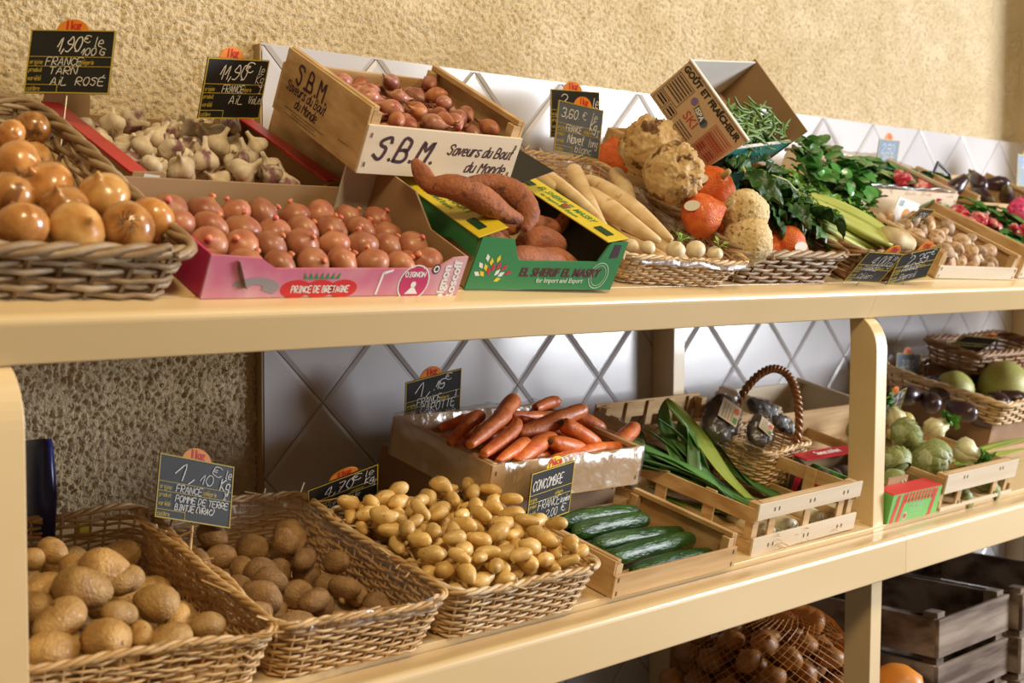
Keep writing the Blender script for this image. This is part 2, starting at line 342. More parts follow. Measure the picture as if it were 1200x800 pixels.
# ------------------------------------------------------------------ containers
def perim(w, d, r, m):
    """rounded rectangle centred on x, y 0..d; returns m points from the front left going right"""
    P = []; L = []
    cs = [(w/2-r, r, -90), (w/2-r, d-r, 0), (-w/2+r, d-r, 90), (-w/2+r, r, 180)]
    for cx, cy, a in cs:
        for k in range(5):
            h = math.radians(a+k*22.5); P.append(Vector((cx+math.cos(h)*r, cy+math.sin(h)*r, 0)))
    P.append(P[0].copy()); L = [0]
    for i in range(1, len(P)): L.append(L[-1]+(P[i]-P[i-1]).length)
    out = []; j = 0
    for i in range(m):
        t = L[-1]*i/m
        while L[j+1] < t: j += 1
        f = (t-L[j])/max(L[j+1]-L[j], 1e-9); q = P[j].lerp(P[j+1], f); e = (P[j+1]-P[j]).normalized(); out.append((q, Vector((e.y, -e.x, 0))))
    return out, L[-1]
def basket(M, w, d, h, fl, label, group=None, thick=.0032, gap=.023, rows=None, mats=None, r=.025, wob=.004, fray=12, rim=1.3, name='wicker_basket', rimn=3, cat='basket'):
    root = empty(name, M, label, cat, group); mw, ms = mats
    _, per = perim(w+fl, d+fl, r, 8); ns = int(round(per/gap/2))*2+1; rows = rows or int(h/(thick*1.75))
    for k in range(rows):
        t = (k+.5)/rows; z = t*h; f = fl*t; P, _ = perim(w+2*f, d+2*f, r, ns*2); pts = []
        for i, (q, nn) in enumerate(P):
            ph = math.cos(math.pi*(i/2+k)); zz = z+noise.noise(Vector((i*.15, k*1.7, w*50)))*wob*t
            pts.append(q+Vector((0, -f, zz))+nn*(ph*thick*.85))
        MB().tube(pts, [thick*rnd(.62, .8)*(.85+.3*noise.noise(Vector((i*.2, k, 3)))) for i in range(len(pts))], 5, True, flat=1.15).build('weaver', mw[k % len(mw)], root, smooth=True)
    P0, _ = perim(w, d, r, ns); P1, _ = perim(w+2*fl, d+2*fl, r, ns)
    for i in range(ns):
        a = P0[i][0]; b = P1[i][0]+Vector((0, -fl, h)); MB().tube([a, a.lerp(b, .5), b+Vector((0, 0, rnd(0, .004)))], thick*.6, 4).build('stake', ms, root)
    m = max(60, ns*4); P, _ = perim(w+2*fl+thick, d+2*fl+thick, r, m)
    for s_ in range(rimn):
        pts = []
        for i, (q, nn) in enumerate(P):
            a = i/m*math.pi*2*(ns/3.0 if rimn > 2 else ns/2)/1+s_*2*math.pi/rimn
            pts.append(q+Vector((0, -fl, h+thick*.6+noise.noise(Vector((i*.05, 7, w*40)))*wob*1.2))+nn*math.cos(a)*thick*rim*.8+Vector((0, 0, math.sin(a)*thick*rim*.7)))
        MB().tube(pts, thick*rim*.72, 5, True).build('rim_strand', mw[s_ % len(mw)], root, smooth=True)
    mb = MB()
    for i in range(fray):
        q, nn = P[random.randrange(m)]; tdir = Vector((-nn.y, nn.x, 0)); a = q+Vector((0, -fl, h+thick)); b = a+(tdir*rnd(-1, 1)*1.4+nn*rnd(-.2, .9)+Vector((0, 0, rnd(-.1, .5))))*rnd(.012, .035)
        mb.tube([a, b], thick*.45, 4)
    if fray: mb.build('loose_end', mw[0], root, kind='stuff')
    bp, _ = perim(w-.002, d-.002, r, 24); vs = [q[0]+Vector((0, 0, .002)) for q in bp]+[q[0]+Vector((0, 0, .005)) for q in bp]
    MB().add(vs, [tuple(range(23, -1, -1)), tuple(range(24, 48))]+[(i, (i+1) % 24, (i+1) % 24+24, i+24) for i in range(24)]).build('base', ms, root)
    return root
def liner(root, w, d, h, fl, m, amp=.006, over=.01, name='plastic_liner', r=.02, inset_=.006, k=60):
    """crumpled clear film lying against the inside walls and folded over the rim"""
    P, _ = perim(w, d, r, k); rows = [(.08, 0), (.35, 0), (.65, 0), (.93, 0), (1.06, .004), (1.02, over), (.85, over*1.2)]; vs = []
    for t, o in rows:
        for i, (q, nn) in enumerate(P):
            f = fl*min(t, 1); e = q-Vector((0, d/2, 0)); s_ = Vector(((w/2+f-inset_+o*1.2)/(w/2), (d/2+f-inset_+o*1.2)/(d/2), 0))
            p = Vector((e.x*s_.x, e.y*s_.y+d/2, t*h)); c = noise.noise(Vector((i*.7, t*6, w*30)))
            vs.append(p+nn*(c*amp if o else -abs(c)*amp)+Vector((0, 0, (c*amp*1.5 if t > .9 else 0))))
    n = len(rows); mb = MB().add(vs, [(j*k+i, j*k+(i+1) % k, (j+1)*k+(i+1) % k, (j+1)*k+i) for j in range(n-1) for i in range(k)])
    return mb.build(name, m, root, smooth=True)
def panel_poly(mb, x0, x1, prof, y0, y1): return mb.prism([(x0, prof[0][1])]+prof+[(x1, prof[-1][1])] if 0 else prof, y1-y0, T((0, y0, 0)))
def plank(root, name, m, x0, x1, y0, y1, z0, z1, bevel=.0006, label=None): return MB().box(x0, x1, y0, y1, z0, z1).build(name, m, root, bevel=bevel, label=label, seg=1)
def staples(root, pts):
    for x, z, v in pts: MB().box(x-(.0006 if v else .003), x+(.0006 if v else .003), -.0012, .001, z-(.003 if v else .0006), z+(.003 if v else .0006)).build('staple', wire_m, root)
def wood_box(M, w, d, h, label, mw=None, mf=None, front=.72, t=.0045, group=None, post=.014, side=1.0, name='wooden_crate'):
    """thin panelled crate: low front and back boards, high side boards, triangular corner posts"""
    mw = mw or wood; mf = mf or mw; r = empty(name, M, label, 'crate', group)
    plank(r, 'front_panel', mf, -w/2, w/2, 0, t, 0, h*front); plank(r, 'back_panel', mw, -w/2, w/2, d-t, d, 0, h*front)
    for s in (-1, 1):
        x = s*(w/2-t/2); plank(r, 'side_panel', mw, x-t/2, x+t/2, t+.0004, d-t-.0004, 0, h*side)
        plank(r, 'side_batten', mw, s*(w/2-t-.004)-.004, s*(w/2-t-.004)+.004, t+.0004, d-t-.0004, h*side-.006, h*side+.0012)
        for y in (t+.0004, d-t-.0004-post):
            xx = s*(w/2-t-post/2-.0082*0); plank(r, 'corner_post', mw, min(s*(w/2-t-.0004), s*(w/2-t-post)), max(s*(w/2-t-.0004), s*(w/2-t-post)), y, y+post, 0, h*1.0-.0065)
    n = 6
    for i in range(n): a = -w/2+t+(w-2*t)*i/n; plank(r, 'base_slat', mw, a+.001, a+(w-2*t)/n-.001, t, d-t, .0005, .0035, bevel=0)
    staples(r, [(s*(w/2-.008), h*front*z, 1) for s in (-1, 1) for z in (.2, .8)])
    return r
def slat_crate(M, w, d, h, label, mw=None, mf=None, nv=3, zs=((.0, .34), (.68, 1.0)), group=None, name='slatted_crate', t=.004, sv=2):
    mw = mw or wood; mf = mf or wood_w; r = empty(name, M, label, 'crate', group)
    for y0, m in ((0, mf), (d-t, mw)):
        for a, b in zs: plank(r, 'slat', m, -w/2, w/2, y0, y0+t, a*h, b*h)
        yi = t+.0003 if y0 == 0 else d-2*t-.0003
        for i in range(nv): x = -w/2+w*(i+.5)/nv if nv > 1 else 0; plank(r, 'upright', mw, x-.009, x+.009, yi, yi+t, .002, h-.002)
        if y0 == 0: plank(r, 'top_strip', mw, -w/2+.017, w/2-.017, 2*t+.0006, 2*t+.010, h-.008, h-.001)
    for s in (-1, 1):
        x = s*(w/2-t/2)
        for a, b in ((.0, .26), (.60, .88)): plank(r, 'slat', mw, x-t/2, x+t/2, t+.0004, d-t-.0004, a*h, b*h)
        for i in range(sv): y = d*(i+1)/(sv+1); xi = s*(w/2-t-t/2-.0003); plank(r, 'upright', mw, xi-t/2, xi+t/2, y-.011, y+.011, .002, h*.9)
        for y in (2*t+.001, d-2*t-.017): plank(r, 'corner_post', mw, min(s*(w/2-t-.0006), s*(w/2-t-.016)), max(s*(w/2-t-.0006), s*(w/2-t-.016)), y, y+.015, 0, h-.002)
    for i in range(5): a = -w/2+t+(w-2*t)*i/5; plank(r, 'base_slat', mw, a+.003, a+(w-2*t)/5-.003, 2*t, d-2*t, .0005, .0035, bevel=0)
    staples(r, [(-w/2+w*(i+.5)/nv+o, h*z, 1) for i in range(nv) for o in (-.006, .006) for z in (.15, .85)])
    return r
def sheet(root, name, m, poly, axis, pos, t=.003, label=None, kind=None):
    """upright card panel; axis 'y': poly in (x,z) at depth pos; axis 'x': poly in (y,z) at x=pos"""
    mb = MB()
    if axis == 'y': mb.prism(poly, t, T((0, pos, 0)))
    else:
        n = len(poly); vs = [(pos, a, b) for a, b in poly]+[(pos+t, a, b) for a, b in poly]
        mb.add(vs, [tuple(range(n)), tuple(range(2*n-1, n-1, -1))]+[(i, (i+1) % n, (i+1) % n+n, i+n) for i in range(n)])
    return mb.build(name, m, root, label=label)

# price signs ---------------------------------------------------------------
def sign(q, lines, label, tab=('1kg', None), tabx=0, grid=True, tilt_text=0, stick=.05, group=None, mboard=None):
    X, Y, Z, rx, ry, rz, w_, h_ = q
    M = T((X, Y, Z)) @ Euler((rx, ry, rz)).to_matrix().to_4x4(); r = empty('price_sign', M, label, 'price sign', group)
    mb = MB().box(-w_/2, w_/2, 0, .0016, 0, h_); mb.build('slate_panel', mboard or black_m, r)
    b = .0014; mb = MB()
    for x0, x1, z0, z1 in ((-w_/2, w_/2, 0, b), (-w_/2, w_/2, h_-b, h_), (-w_/2, -w_/2+b, b, h_-b), (w_/2-b, w_/2, b, h_-b)): mb.box(x0, x1, -.0007, 0, z0, z1)
    if grid:
        for z in (h_*.57, h_*.42): mb.box(-w_/2+b, w_/2-b, -.0005, 0, z, z+.0007)
        mb.box(-w_/2+b, -w_/2+w_*.38, -.0005, 0, h_*.13, h_*.13+.0007); mb.box(-w_/2+w_*.38, -w_/2+w_*.38+.0007, -.0005, 0, b, h_*.13+.0007)
    mb.build('border', yellow_m, r)
    if grid:
        mb = MB()
        for t_, x, z in (('origine', .03, .46), ('produit', .03, .335), ('variété', .03, .2), ('calibre', .03, .04), ('catégorie', .60, .46)): write(mb, t_, -w_/2+w_*x, h_*z, h_*.062, width=w_*(.15 if x < .5 else .18), pen=.0007, slant=.1, jit=0, y=-.0005)
        mb.build('printed_words', yellow_m, r)
    mb = MB()
    for t_, x, z, hh, ww in lines: write(mb, t_, -w_/2+w_*x, h_*z, h_*hh, width=w_*ww, pen=.0013 if hh > .16 else .0009, y=-.0009, slant=.2, jit=.15)
    if lines: mb.build('chalk_writing', chalk, r)
    if tab:
        m = {'1kg': orange_m}.get(tab[0], ytab_m); mb = MB(); n = 14; R_ = .021; vs = []
        for y in (.0018, .0032):
            for i in range(n+1): a = math.pi*i/n; vs.append((tabx+math.cos(a)*R_, y, h_-.003+math.sin(a)*R_*.85))
        mb.add(vs, [tuple(range(n, -1, -1)), tuple(range(n+1, 2*n+2))]+[(i, i+1, i+n+2, i+n+1) for i in range(n)]); tb = mb.build('unit_tab', m, r)
        printed(MB(), tab[0], T((tabx, .0014, h_+.0062)), size=.0150, bold=.0005).build('lettering', red_m, tb)
    if stick: MB().tube([(0, .003, .02), (0, .003, -stick)], .0009, 5).build('wire_stem', wire_m, r)
    return r
# ------------------------------------------------------------------ wicker tones
wk_g = [mat('wicker_grey_brown', (.40, .28, .16), (.25, .15, .07), ns=30, r=.5, bump=.2, bs=200, bdist=.001), mat('wicker_silver', (.52, .40, .26), (.34, .23, .12), ns=30, r=.45, bump=.2, bs=200, bdist=.001)]
wk_t = [mat('wicker_straw', (.72, .50, .25), (.50, .29, .11), ns=30, r=.5, bump=.2, bs=200, bdist=.001), mat('wicker_honey', (.58, .35, .14), (.78, .56, .32), ns=30, r=.5, bump=.2, bs=200, bdist=.001)]
wk_p = [mat('wicker_pale', (.74, .58, .38), (.62, .44, .24), ns=30, r=.5, bump=.2, bs=200, bdist=.001), wk_t[0]]
wk_b = [mat('wicker_brown', (.30, .15, .06), (.20, .09, .03), ns=30, r=.45, bump=.2, bs=200, bdist=.001), mat('wicker_brown_light', (.42, .26, .13), (.28, .14, .06), ns=30, r=.45)]
clear = film('clear_plastic', k=.22, rough=.30); clear2 = film('dusty_plastic', (.94, .88, .78), rough=.3, k=.16, op=.05)
C = {}
def cont(key, fn, wh, q, *a, **k):
    X, s, n, yaw, dt, roll, w_, d_, h_, fl = q; M = CM(wh, X, s, n, yaw, dt, roll); C[key] = (M, w_, d_, h_, fl, wh)
    if fn is basket: return fn(M, w_, d_, h_, fl, *a, **k)
    if fn is None: return M
    return fn(M, w_, d_, h_, *a, **k)
U, B = 'U', 'L'
cont('onion', basket, U, (.593, .037, .001, -2, 0, 0, .335, .40, .053, .010), 'big grey-brown wicker basket of yellow onions at the left end of the upper shelf', mats=(wk_g, wk_g[0]), thick=.0048, gap=.036, r=.026, fray=4)
cont('pump', basket, U, (1.858, .038, .001, -1.5, 1, 0, .262, .20, .052, .012), 'grey-brown wicker basket of pumpkins and celeriac on the upper shelf', mats=(wk_g, wk_b[0]), thick=.0040, gap=.030, fray=6)
cont('cel', basket, U, (2.165, .040, .001, 0, 0, 0, .225, .20, .052, .010), 'dark brown wicker basket of celery behind two slanted price signs', mats=(wk_b, wk_b[0]), thick=.0044, gap=.030, fray=3)
rt = cont('pars', basket, U, (1.580, .038, .001, -6, 1, 0, .225, .345, .047, .018), 'pale straw basket of long white radishes lined with clear plastic', mats=(wk_p, wk_t[0]), thick=.0026, gap=.016, fray=40, wob=.007)
liner(rt, .225, .345, .047, .018, clear2)
rt = cont('pot1', basket, B, (.675, .060, .001, -8, -2, 0, .33, .35, .066, .014), 'straw basket of large potatoes at the lower left corner', mats=(wk_t, wk_t[1]), thick=.0028, gap=.018, fray=26, wob=.008)
rt = cont('pot2', basket, B, (.967, .034, .001, -3.8, 0, 0, .205, .31, .068, .014), 'straw basket of earthy potatoes with clear plastic lining', mats=(wk_t, wk_t[1]), thick=.0028, gap=.018, fray=26, wob=.008)
liner(rt, .205, .31, .068, .014, clear2, amp=.009, over=.006)
cont('pot3', basket, B, (1.222, .030, .001, -1, 1, 0, .232, .235, .064, .014), 'honey straw basket heaped with small yellow potatoes', mats=(wk_p, wk_t[1]), thick=.0030, gap=.020, fray=22, wob=.005)
cont('mel', basket, B, (2.985, .20, .062, 0, 0, 0, .30, .27, .050, .016), 'pale wicker basket of aubergines and melons at the right of the lower shelf', mats=(wk_p, wk_b[0]), thick=.004, gap=.026, fray=8)
cont('mel2', basket, B, (3.18, .36, .115, 0, 0, 0, .36, .11, .05, .012), 'dark brown wicker basket in the rear right corner of the lower shelf', mats=(wk_b, wk_b[0]), thick=.005, gap=.03, fray=0)

# wooden crates
sb = cont('sbm0', wood_box, U, (1.272, .264, .001, -2, 0, 0, .238, .215, .084, 0), 'plain wooden crate stacked underneath the shallot crate', front=.8, mw=wood)
sb = cont('sbm', wood_box, U, (1.212, .183, .0875, -4, 1, -1.2, .249, .2187, .0852, 0), 'pale wooden crate of shallots with large dark brush lettering, stacked and tilted towards the shopper', front=.75, mw=wood, mf=wood_w)
def side_left(w_, d_): return T((-w_/2, d_, 0)) @ RZ(-90)
L_ = side_left(.249, .2187); mb = MB()
write(mb, 'S.B.M.', .040, .050, .024, width=.078, pen=.0038, M=L_, slant=.1, jit=.2); mb.build('large_lettering', dark_m, sb); mb = MB(); write(mb, 'Saveurs du Bout', .022, .036, .012, width=.098, pen=.0018, M=L_, slant=.3); write(mb, 'du Monde', .052, .020, .012, width=.054, pen=.0018, M=L_, slant=.3)
for i, (a, b) in enumerate(((.03, .13), (.05, .11), (.03, .115))): write(mb, 'n'*int((b-a)*260), a, .013-i*.004, .0016, width=b-a, pen=.0006, M=L_, smooth=False)
write(mb, 'nnnnnn', .165, .022, .0016, width=.024, pen=.0006, M=L_, smooth=False)
mb.build('script_lettering', dark_m, sb)
mb = MB(); write(mb, 'S.B.M.', -.108, .020, .029, width=.092, pen=.0046, slant=.35, jit=.2); mb.build('large_lettering', dark_m, sb); mb = MB(); write(mb, 'Saveurs du Bout', .006, .034, .0135, width=.106, pen=.0021, slant=.35); write(mb, 'du Monde', .042, .012, .0135, width=.066, pen=.0021, slant=.35)
mb.build('script_lettering', dark_m, sb)
cont('cuc', wood_box, B, (1.541, .029, .001, 0, 0, 0, .276, .205, .052, 0), 'low pale wooden crate of cucumbers on the lower shelf', front=.62, mw=wood, group=None)
cont('car0', wood_box, B, (1.497, .247, .001, -2, 0, 0, .285, .235, .068, 0), 'dark-sided wooden crate stacked underneath the carrot crate', mw=mat('dark_old_crate', (.34, .20, .10), (.25, .14, .07), ns=9, r=.7), front=1)  # crate wood in a darker brown than the other crates
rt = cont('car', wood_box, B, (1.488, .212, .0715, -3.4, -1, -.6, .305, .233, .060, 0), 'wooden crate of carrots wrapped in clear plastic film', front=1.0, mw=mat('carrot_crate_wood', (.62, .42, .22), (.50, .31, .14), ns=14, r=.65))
# film draped over the walls of the carrot crate, inside and out
w_, d_, h_ = .305, .233, .060; P, _ = perim(w_, d_, .006, 110); vs = []; rows = [(.15, -.007), (.6, -.007), (1.03, -.005), (1.10, .001), (1.04, .006), (.7, .006), (.35, .006), (.10, .008)]
for t, o in rows:
    for i, (q, nn) in enumerate(P):
        c = noise.noise(Vector((i*.33, t*3.5, 4)))+.6*noise.noise(Vector((i*.9, t*9, 1))); vs.append(q+nn*(o+abs(c)*(.006 if o > 0 else -.004))+Vector((0, 0, t*h_+c*.006)))
n = len(rows); MB().add(vs, [(j*110+i, j*110+(i+1) % 110, (j+1)*110+(i+1) % 110, (j+1)*110+i) for j in range(n-1) for i in range(110)]).build('plastic_film', clear, rt, smooth=True)
cont('leek', slat_crate, B, (1.893, .046, .001, -.5, -1, -1, .290, .290, .084, 0), 'pale slatted wooden crate of leeks with wired top slat', sv=2)
cont('rear', slat_crate, B, (1.99, .345, .001, 0, 0, 0, .30, .135, .098, 0), 'pale slatted crate standing against the tiles behind the leeks', mf=wood, nv=5)
cont('rr', wood_box, B, (2.335, .33, .001, 0, 0, 0, .28, .15, .108, 0), 'white-fronted wooden crate against the tiles beside the handled basket', mf=wood, mw=wood_w, front=.9)
cont('arti', slat_crate, B, (2.452, .032, .001, .5, 0, 0, .29, .33, .070, 0), 'white slatted crate of artichokes and fennel right of the post', nv=2, zs=((0, .10), (.48, 1.0)))
cont('mush', wood_box, U, (2.506, .036, .001, -2.7, 0, 0, .290, .225, .050, 0), 'pale wooden crate of brown mushrooms on the upper shelf', front=.5, mf=wood_w)
cont('rad', wood_box, U, (2.875, .036, .001, 0, 0, 0, .38, .25, .062, 0), 'wooden crate of radish bunches right of the mushrooms', front=.7, mf=wood_w)
rt = cont('rad2', wood_box, U, (2.60, .275, .001, 0, 0, 0, .38, .20, .085, 0), 'white wooden crate of radishes against the tiles', front=.95, mf=wood_w, mw=wood_w)
liner(rt, .38, .20, .085, 0, clear2, amp=.004, over=.004, r=.006)
cont('aub', wood_box, U, (3.12, .30, .001, 0, 0, 0, .36, .18, .07, 0), 'wooden crate of dark round vegetables at the far right', front=.8)
rt = cont('teal', wood_box, U, (1.965, .255, .001, 8, 0, 0, .27, .20, .100, 0), 'crate with teal printed edge underneath the tilted bean box', mf=mat('teal_print', (.02, .22, .20), (.03, .30, .26), ns=30, r=.4), front=1)
# box ends under the melon baskets
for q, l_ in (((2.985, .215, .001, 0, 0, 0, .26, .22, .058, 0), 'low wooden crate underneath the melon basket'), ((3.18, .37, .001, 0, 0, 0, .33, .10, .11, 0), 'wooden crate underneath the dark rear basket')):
    cont('x', wood_box, B, q, l_, mw=mat('dark_old_crate', (.34, .20, .10)), front=1)

# ------------------------------------------------------------------ cardboard boxes
# pink onion box
pink = mat('pink_print', (.62, .17, .28), (.72, .42, .46), ns=5, r=.45, lo=.42, hi=.55, rnd=False); mag = mat('magenta_print', (.55, .03, .14), r=.5); green_p = mat('green_print', (.02, .26, .07), r=.5)
w_, d_, h_ = .357, .205, .050; M = CM(U, .971, .026, .001, -.5, 0, 0); C['pink'] = (M, w_, d_, h_, 0, U)
r = empty('cardboard_box', M, 'pink printed cardboard box of pink onions on the upper shelf', 'box')
sheet(r, 'front_panel', pink, [(-w_/2, 0), (w_/2, 0), (w_/2, h_), (w_/2-.022, h_-.002), (w_/2-.045, .034), (-w_/2+.085, .034), (-w_/2+.062, .046), (-w_/2, h_)], 'y', 0)
sheet(r, 'back_panel', card, [(-w_/2, 0), (w_/2, 0), (w_/2, .05), (-w_/2, .05)], 'y', d_-.003)
sheet(r, 'side_panel', mag, [(.003, 0), (d_-.003, 0), (d_-.003, .05), (.003, h_)], 'x', -w_/2)
sheet(r, 'side_panel', card, [(.003, 0), (d_-.003, 0), (d_-.003, .085), (.12, .083), (.075, .052), (.003, h_)], 'x', w_/2-.003, label='tall brown right side panel of the box')
sheet(r, 'corner_gusset', card_w, [(w_/2-.055, 0), (w_/2-.0035, 0), (w_/2-.0035, .09), (w_/2-.055, .088)], 'y', d_-.008)
plank(r, 'base', card, -w_/2+.003, w_/2-.003, .003, d_-.003, 0, .003)
mb = MB()
for x in (-.062, -.03, .002): disc(mb, x, .010, .020, .011)
mb.build('logo', red_m, r); mb = MB(); write(mb, 'PRINCE DE BRETAGNE', -.068, .006, .0075, width=.078, pen=.0012, slant=0, y=-.0008); mb.build('lettering', white_m, r)
mb = MB()
for i in range(7): x = -.052+i*.007; quad(mb, [(x-.003, .022), (x+.003, .022), (x+(i-3)*.0012, .030)])
mb.build('crown_emblem', green_p, r)
mb = MB(); disc(mb, .104, .016, .0235, inner=.93); mb.build('round_seal_ring', white_m, r); mb = MB(); disc(mb, .104, .016, .0205); mb.build('round_seal', mag, r)
mb = MB(); write(mb, 'OIGNON', .088, .024, .006, width=.030, pen=.0014, slant=0, y=-.0008); disc(mb, .104, .014, .004, y=-.0008); quad(mb, [(.094, .002), (.114, .002), (.106, .011), (.102, .011)], y=-.0008); quad(mb, [(.05, .002), (.053, .002), (.056, .030), (.053, .030)]); quad(mb, [(.053, .030), (.068, .034), (.068, .031), (.055, .027)]); mb.build('seal_picture', white_m, r)
mb = MB(); disc(mb, .133, .034, .0065); mb.build('small_mark', dark_m, r); mb = MB(); disc(mb, .133, .034, .0045, inner=.6, y=-.0008); mb.build('small_mark_ring', white_m, r)
mb = MB(); printed(mb, 'oignon', T((.150, -.0006, .016)) @ RY(-90), size=.017, bold=.0006); printed(mb, 'Roscoff', T((.166, -.0006, .018)) @ RY(-90), size=.017, bold=.0006); mb.build('side_lettering', white_m, r)
mb = MB(); mb.tube([(-.145, -.001, .044), (-.128, -.001, .012)], .004, 4, flat=.1); disc(mb, -.115, .012, .03, .012, a0=-40, a1=170, inner=.3); mb.build('grey_print', mat('grey_print', (.30, .27, .28), r=.5), r)

# green sweet potato box
grn = mat('green_box_print', (.035, .22, .075), (.05, .26, .09), ns=5, r=.4); yel = mat('yellow_box_print', (.80, .66, .04), (.74, .58, .03), ns=5, r=.4)
w_, d_, h_ = .250, .226, .070; M = CM(U, 1.297, .026, .004, -4.5, -.5, -1); C['green'] = (M, w_, d_, h_, 0, U)
r = empty('cardboard_box', M, 'green and yellow printed cardboard box of sweet potatoes', 'box')
sheet(r, 'front_panel', grn, [(-w_/2, 0), (w_/2, 0), (w_/2+.004, h_), (w_/2-.026, h_-.001), (w_/2-.040, .040), (-w_/2+.072, .040), (-w_/2+.056, h_-.002), (-w_/2+.004, h_)], 'y', 0)
sheet(r, 'back_panel', card, [(-w_/2, 0), (w_/2, 0), (w_/2, h_), (-w_/2, h_)], 'y', d_-.003)
sheet(r, 'side_panel', grn, [(.003, h_*.62), (.05, h_*.66), (.09, h_*.5), (.12, h_*.72), (d_-.003, h_*.75), (d_-.003, h_-.001), (.003, h_-.001)], 'x', -w_/2-.001)
sheet(r, 'side_core', card, [(.003, 0), (d_-.003, 0), (d_-.003, h_-.002), (.003, h_-.002)], 'x', -w_/2+.0022)
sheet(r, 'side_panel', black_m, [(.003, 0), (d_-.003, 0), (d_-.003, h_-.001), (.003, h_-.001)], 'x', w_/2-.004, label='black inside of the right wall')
for s in (-1, 1):
    Fm = T((-w_/2-.002 if s < 0 else w_/2-.034, 0, h_-.002)) @ RY(-20 if s < 0 else -10); fw = .044 if s < 0 else .037
    f = MB().box(0, fw, 0, d_, 0, .002, Fm).build('top_flange', yel, r, bevel=.0006, seg=1); Mt = Fm @ T((fw/2, .118, .0026)) @ RZ(-90) @ RX(-90)
    printed(MB(), 'EL SHERIF EL MASRY', Mt @ T((0, 0, .004)), size=.0145, bold=.0002, shear=.2, xs=.95).build('flange_lettering', green_p, f); printed(MB(), 'for Import and Export', Mt @ T((0, 0, -.009)), size=.009, bold=.0002, shear=.2).build('flange_lettering', green_p, f)
    for y in (.014, d_-.040): MB().box(.010, .022, y, y+.028, .0018, .0032, Fm).build('slot', mat('dark_green', (.01, .05, .02), r=.5), f)
MB().prism([(0, 0), (.095, 0), (.095, .0015), (0, .0015)], .085, T((w_/2-.115, d_-.080, h_+.004)) @ RY(-22)).build('black_flap', black_m, r, label='loose black flap')
mb = MB(); printed(mb, 'EL SHERIF EL MASRY', T((.025, -.0006, .024)), size=.0165, bold=.0004, shear=.15, xs=.95); mb.build('lettering', mat('maroon_print', (.13, .015, .03), r=.5), r)
mb = MB(); printed(mb, 'for Import and Export', T((.027, -.0006, .013)), size=.009, bold=.0003, shear=.1); disc(mb, .094, .021, .017, .019, inner=.93); disc(mb, .094, .021, .013, .015, inner=.94); mb.build('lettering', mat('pale_green_print', (.50, .68, .50), r=.5), r)
pm = [mat('tulip_yellow', (.85, .65, .03), r=.5), mat('tulip_red', (.62, .03, .08), r=.5), white_m]; mb = MB()
for i in range(15):
    a = math.radians(20+140*((i*.618) % 1)); R_ = .014+.020*(i/15); x, z = -.092+math.cos(a)*R_*1.0, .008+math.sin(a)*R_*1.15; c, s_ = math.cos(a), math.sin(a); l_, b_ = .0058, .0032
    quad(mb, [(x-c*l_, z-s_*l_), (x+s_*b_, z-c*b_), (x+c*l_, z+s_*l_), (x-s_*b_, z+c*b_)], mi=i % 3)
o = mb.build('tulip_emblem', pm, r)
mb = MB(); quad(mb, [(.103, .046), (.118, .048), (.118, .066), (.106, .066)]); mb.build('maroon_mark', dark_m, r)
mb = MB(); Ls = T((-w_/2-.001, d_, 0)) @ RZ(-90); quad(mb, [(.075, .030), (.112, .026), (.112, .050), (.080, .050)], y=-.0012, M=Ls); o = mb.build('yellow_patch', yel, r)
mb = MB(); printed(mb, 'EL MASRY', Ls @ T((.095, -.0018, .043)), size=.008, bold=.0003); printed(mb, 'and Export', Ls @ T((.096, -.0018, .035)), size=.0075, bold=.0002); mb.build('patch_lettering', dark_m, r)

# garlic box: brown card with red edges
w_, d_, h_ = .306, .228, .027; M = CM(U, .983, .266, .001, 1, 0, 0); C['garlic'] = (M, w_, d_, h_, 0, U)
r = empty('cardboard_box', M, 'brown cardboard box of garlic with red top edges', 'box')
sheet(r, 'front_panel', card, [(-w_/2, 0), (w_/2, 0), (w_/2, h_+.016), (w_/2-.018, h_+.014), (w_/2-.034, h_), (-w_/2+.052, h_+.002), (-w_/2+.040, h_+.017), (-w_/2, h_+.016)], 'y', 0)
sheet(r, 'back_panel', card, [(-w_/2, 0), (w_/2, 0), (w_/2, h_+.02), (w_/2-.05, h_+.02), (w_/2-.055, h_+.002), (-w_/2+.065, h_+.002), (-w_/2+.06, h_+.028), (-w_/2, h_+.028)], 'y', d_-.003)
redc = mat('red_card', (.55, .015, .02), (.48, .01, .02), ns=6, r=.35)
for s in (-1, 1):
    sheet(r, 'side_panel', card, [(.003, 0), (d_-.003, 0), (d_-.003, h_+.012), (.003, h_+.012)], 'x', s*(w_/2-.0015)-.0015)
    x0, x1 = (-w_/2-.002, -w_/2+.022) if s < 0 else (w_/2-.024, w_/2+.002)
    MB().box(x0, x1, .002, .10, h_+.0125, h_+.0155).box(x0 if s < 0 else x0+.004, x1, .102, d_, h_+.0125, h_+.0150).build('red_edge', redc, r)
MB().box(-w_/2+.04, w_/2-.04, .0035, .012, h_-.004, h_-.001).build('red_edge', redc, r)
mb = MB(); quad(mb, [(-w_/2+.012, h_+.004), (-w_/2+.034, h_), (-w_/2+.036, h_+.013), (-w_/2+.015, h_+.015)]); mb.build('white_label', white_m, r)
plank(r, 'base', card, -w_/2+.003, w_/2-.003, .003, d_-.003, 0, .003)

